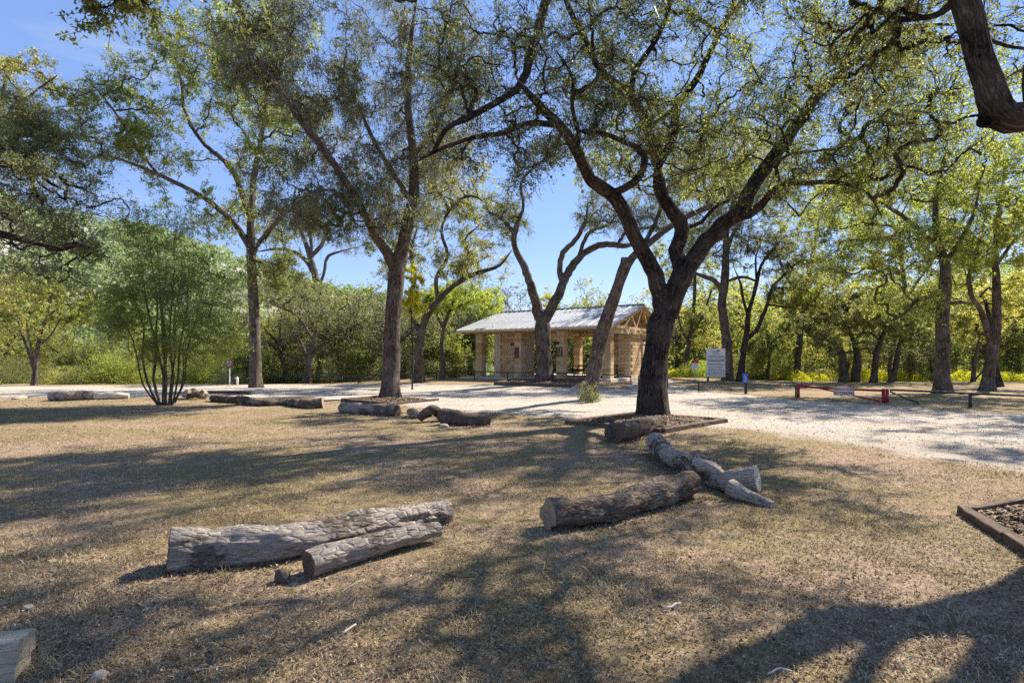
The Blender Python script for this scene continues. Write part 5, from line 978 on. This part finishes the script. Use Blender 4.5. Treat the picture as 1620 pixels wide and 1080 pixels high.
def mulch(name, poly, dome, lab, parent, base, n=2500, size=.05):
    P = np.array(poly); mn, mx = P.min(0), P.max(0); X = rng.uniform(mn[0], mx[0], n*3); Y = rng.uniform(mn[1], mx[1], n*3); sd_ = poly_sd(P, X, Y); k = sd_ > .04; X, Y, sd_ = X[k][:n], Y[k][:n], sd_[k][:n]
    m = len(X); a = rng.random(m)*6.28; L = size*rng.uniform(.4, 1.6, m); Z = height(X, Y)+dome*np.minimum(sd_*2.0, 1)+rng.uniform(0, .02, m)
    t_ = np.stack([np.cos(a), np.sin(a), rng.normal(0, .3, m)], -1); s_ = np.stack([-np.sin(a), np.cos(a), rng.normal(0, .5, m)], -1); C = np.stack([X, Y, Z], -1)-base; l = L[:, None]
    V = np.stack([C-t_*l*.5-s_*l*.14, C+t_*l*.5-s_*l*.14, C+t_*l*.5+s_*l*.14, C-t_*l*.5+s_*l*.14], 1).reshape(-1, 3)
    link('bark_mulch', mesh_np('bark_mulch', V, [np.arange(m*4).reshape(-1, 4)], LIT, smooth=False), parent)['kind'] = 'stuff'
    g = 26; gx_, gy_ = np.meshgrid(np.linspace(0, 1, g), np.linspace(0, 1, g)); Q = (P[0]*(1-gx_[..., None])+P[1]*gx_[..., None])*(1-gy_[..., None])+(P[3]*(1-gx_[..., None])+P[2]*gx_[..., None])*gy_[..., None]
    sd2 = np.maximum(poly_sd(P, Q[..., 0], Q[..., 1]), 0); z = height(Q[..., 0], Q[..., 1])+dome*np.minimum(sd2*2.0, 1)-.004+rng.normal(0, .006, Q.shape[:2])
    ii = np.arange(g*g).reshape(g, g); fq = np.stack([ii[:-1, :-1], ii[:-1, 1:], ii[1:, 1:], ii[1:, :-1]], -1).reshape(-1, 4)
    link('bed_soil', mesh_np('bed_soil', np.concatenate([Q, z[..., None]], -1).reshape(-1, 3)-base, [fq], simple('bed_soil', (.12, .085, .06), .95, nscale=8, var=.5, bump=.8)), parent)
def bed(label, edges, poly, dome=.10, n=2500, m=TIMB, size=.05, th=.13):
    b0 = edges[0][0]; base = np.array([*b0, H(*b0)]); t = thing('timber_tree_bed', label, 'tree bed', tuple(base))
    for e in edges: timber(e[0], e[1], e[2] if len(e) > 2 else .17, e[3] if len(e) > 3 else th, m, t, base, e[4] if len(e) > 4 else 0)
    if poly: mulch('m', poly, dome, '', t, base, n, size)
    return t
A_, B_, C_, D_ = gd(897, 671), gd(1060, 686), gd(1147, 667), gd(1004, 656)
A_, B_, C_, D_ = [np.array(q) for q in (gd(898, 671), gd(1047, 685), gd(1146, 668), gd(1003, 657))]
bed('square weathered timber bed around the foot of the huge live oak', [(A_, A_+(B_-A_)*.64), (A_+(B_-A_)*.66, B_), (B_, B_+(C_-B_)*.55), (B_+(C_-B_)*.56, C_), (C_, C_+(D_-C_)*.97), (D_, A_)], [A_, B_, C_, D_], .12, 5200)
A_, B_, C_, D_ = [np.array(q) for q in (gd(543, 635.5), gd(604, 641), gd(692, 633), gd(610, 629))]
bed('broken dark timber edging round the mossy trunk', [(A_, B_, .2, .16), (B_+[.2, .1], C_, .16, .10), (A_+[0, .2], D_, .2, .14)], [A_, B_, C_, D_], .06, 2600, size=.07)
A_, B_, C_, D_ = [np.array(((x-CX)/F*d, d)) for x, d in ((784, 29.8), (905, 28.2), (925, 32), (815, 32.6))]
bed('long dark timber bed round the twin limbed oak by the pavilion', [(A_, B_, .2, .20), (C_, D_, .2, .2), (A_, D_, .2, .2)], [A_, B_, C_, D_], .14, 2600, size=.08)
A_, B_ = [np.array(((x-CX)/F*d, d)) for x, d in ((330, 24.5), (397, 24.0))]
bed('low dark timber kerb left of the slender tall trunk', [(A_, B_, .2, .16)], None)
A_ = np.array(gd(1524, 812)); B_ = np.array(gd(1700, 925)); C_ = np.array([7.6, 5.3]); D_ = np.array(gd(1780, 770))
bed('near timber bed with bark mulch cut off by the right edge', [(A_, A_+(B_-A_)*.5, .10, .11), (A_+(B_-A_)*.505, B_, .10, .11), (A_+[.10, .02], D_, .08, .09)], [A_+[.05, 0], B_+[.05, 0], C_, D_], .10, 7000, size=.045)
# pale timbers at the lower left corner
x, y = gd(-22, 1100); z = H(x, y)-.035; bt = thing('stacked_timbers', 'pale sawn timber ends at the lower left corner', 'timber', (x, y, z))
pb = np.array([x, y, z])
for dz, hh, ln, off in ((.06, .10, .5, 0), (.165, .10, .52, .02)):
    timber((x+.02+off-.0, y+.16), (x-.50, y-.02), .15, hh, TIMB_PALE, bt, pb, dz-.04)

# ------------------------------------------------------------------ small things on the ground
def rock(label, px, py, s, sq=(1, .8, .6), seed=0, m=ROCK, name='rock', cat='rock'):
    x, y = gd(px, py); n = 14; th = np.linspace(0, math.pi, n)[:, None]; ph = np.arange(20)[None, :]*2*math.pi/20
    D = np.stack([np.sin(th)*np.cos(ph), np.sin(th)*np.sin(ph), np.cos(th)+0*ph], -1); r = .6+.9*fbm(D*1.6+seed, seed, 3); V = D*r[..., None]*s*np.array(sq); V = np.sign(V)*np.minimum(np.abs(V), s*np.array(sq)*.95)
    i = np.arange(n-1)[:, None]*20; k = np.arange(20)[None, :]; F_ = np.stack([i+k, i+20+k, i+20+(k+1) % 20, i+(k+1) % 20], -1).reshape(-1, 4)
    return tag(link(name, mesh_np(name, V.reshape(-1, 3), [F_], m, smooth=True), None, (x, y, H(x, y)+s*sq[2]*.45), (0, 0, seed)), label, cat)
rock('squat brown stone touching the split side branch of the long log', 447, 920, .055, (1, .7, 1.1), 3, LOG_D, 'rock')
rock('pale stone near the lower left timbers', 158, 1074, .04, (1, .8, .7), 5)
rock('flat pale stone slab on the grass at far left', 30, 631, .3, (1, .6, .3), 8)
rock('small white stone beneath the stumpy log', 703, 676, .12, (1, .8, .5), 9)
rock('small pale stone on the grass left of the long log', 45, 962, .03, (1.3, .8, .5), 12)
rock('small white stone at the bottom centre', 1065, 1073, .013, (1, 1, .6), 14)
def stick(label, pts, r, m=TW_GREY, name='fallen_stick'):
    g = [np.array([*gd(a, b)]) for a, b in pts]; P = np.array([(q[0], q[1], H(*q)+.006+r+.012*math.sin(i*2.1)**2) for i, q in enumerate(g)]); b0 = P[0].copy(); P = catmull(P-b0, .02); P[1:-1] += rng.normal(0, r*.3, (len(P)-2, 3))
    b = MB(); b.tube(P, np.linspace(r, r*.6, len(P)), 7); o = b.build(name, m, None, tuple(b0), smooth=True); return tag(o, label, 'stick')
PALE = simple('pale_dead_wood', (.50, .43, .34), .9, nscale=30, var=.3)
stick('short thick pale stick in the sunlit foreground dirt', [(541, 1007), (552, 1000), (563, 993)], .008, PALE)
stick('forked grey stick between the long log and foreground', [(540, 939), (555, 930), (566, 924), (577, 918)], .003, PALE)
stick('pale stick lying in the grass, lower centre', [(1050, 966), (1063, 964), (1077, 959)], .009, PALE)
stick('curved dry twig near the bottom right', [(1215, 1068), (1235, 1063), (1253, 1068)], .006, PALE)
stick('thin dark stick right of the long log', [(705, 909), (722, 917), (750, 917)], .006, TW_DARK)
stick('long thin twig crossing the lower left grass', [(295, 1064), (330, 1062), (360, 1058)], .003, PALE)
stick('dark curled root piece at the bottom left', [(330, 1030), (338, 1045), (336, 1056)], .008, TW_DARK)
stick('small dark twig on the grass, left middle', [(420, 1064), (430, 1059), (441, 1057)], .005, TW_DARK)
n = 700; X, D = place_field(n, 2.1, 14, 1.5); a = rng.random(n)*6.28; L = rng.uniform(.04, .22, n); Z = height(X, D)+.012
P = np.stack([np.stack([X+np.cos(a)*L*(t-.5)+rng.normal(0, .008, n), D+np.sin(a)*L*(t-.5)+rng.normal(0, .008, n), Z+rng.uniform(0, .015, n)], -1) for t in (0, .33, .66, 1)], 1)
V, Fq, bc = tubes(P, np.array([[1, .9, .8, .5]])*rng.uniform(.001, .003, (n, 1)), 4)
tag(link('twig_litter', mesh_np('twig_litter', V, [Fq], TW_GREY)), 'small fallen twigs strewn on the grass', 'twigs', kind='stuff')
# shrub at the foot of the leaning oak
x, y = gd(932, 634); y -= .45; fs = shrub('foot_shrub', L_GREY, 5200, .48, 1.1, .04); fs.location = (x-.05, y, H(x, y)-.03); tag(fs, 'small leafy shrub growing at the foot of the leaning oak', 'shrub')
# weeds at log edges
for i, (px, py, s) in enumerate([(357, 920, .1), (1245, 800, .05)]):
    x, y = gd(px, py); m = 26; P = np.zeros((m, 4, 3)); a = rng.random(m)*6.28; l = s*rng.uniform(.5, 1.2, m)
    for j, t in enumerate((0, .4, .75, 1)): P[:, j, 0] = x+rng.normal(0, .03, m)*(j == 0)+np.cos(a)*l*t*t*1.2; P[:, j, 1] = y+np.sin(a)*l*t*t*.8; P[:, j, 2] = H(x, y)+l*t
    P[:, 1:, :2] += (P[:, :1, :2]-[x, y]); V, Fq, bc = tubes(P, np.array([[.0016, .0014, .001, .0006]])*np.ones((m, 1)), 3)
    tag(link('dry_weed', mesh_np('dry_weed', V, [Fq], GRASS)), ['dry weed tuft in front of the long grey log', 'dry weed tuft right of the bleached twisted log'][i], 'weed')
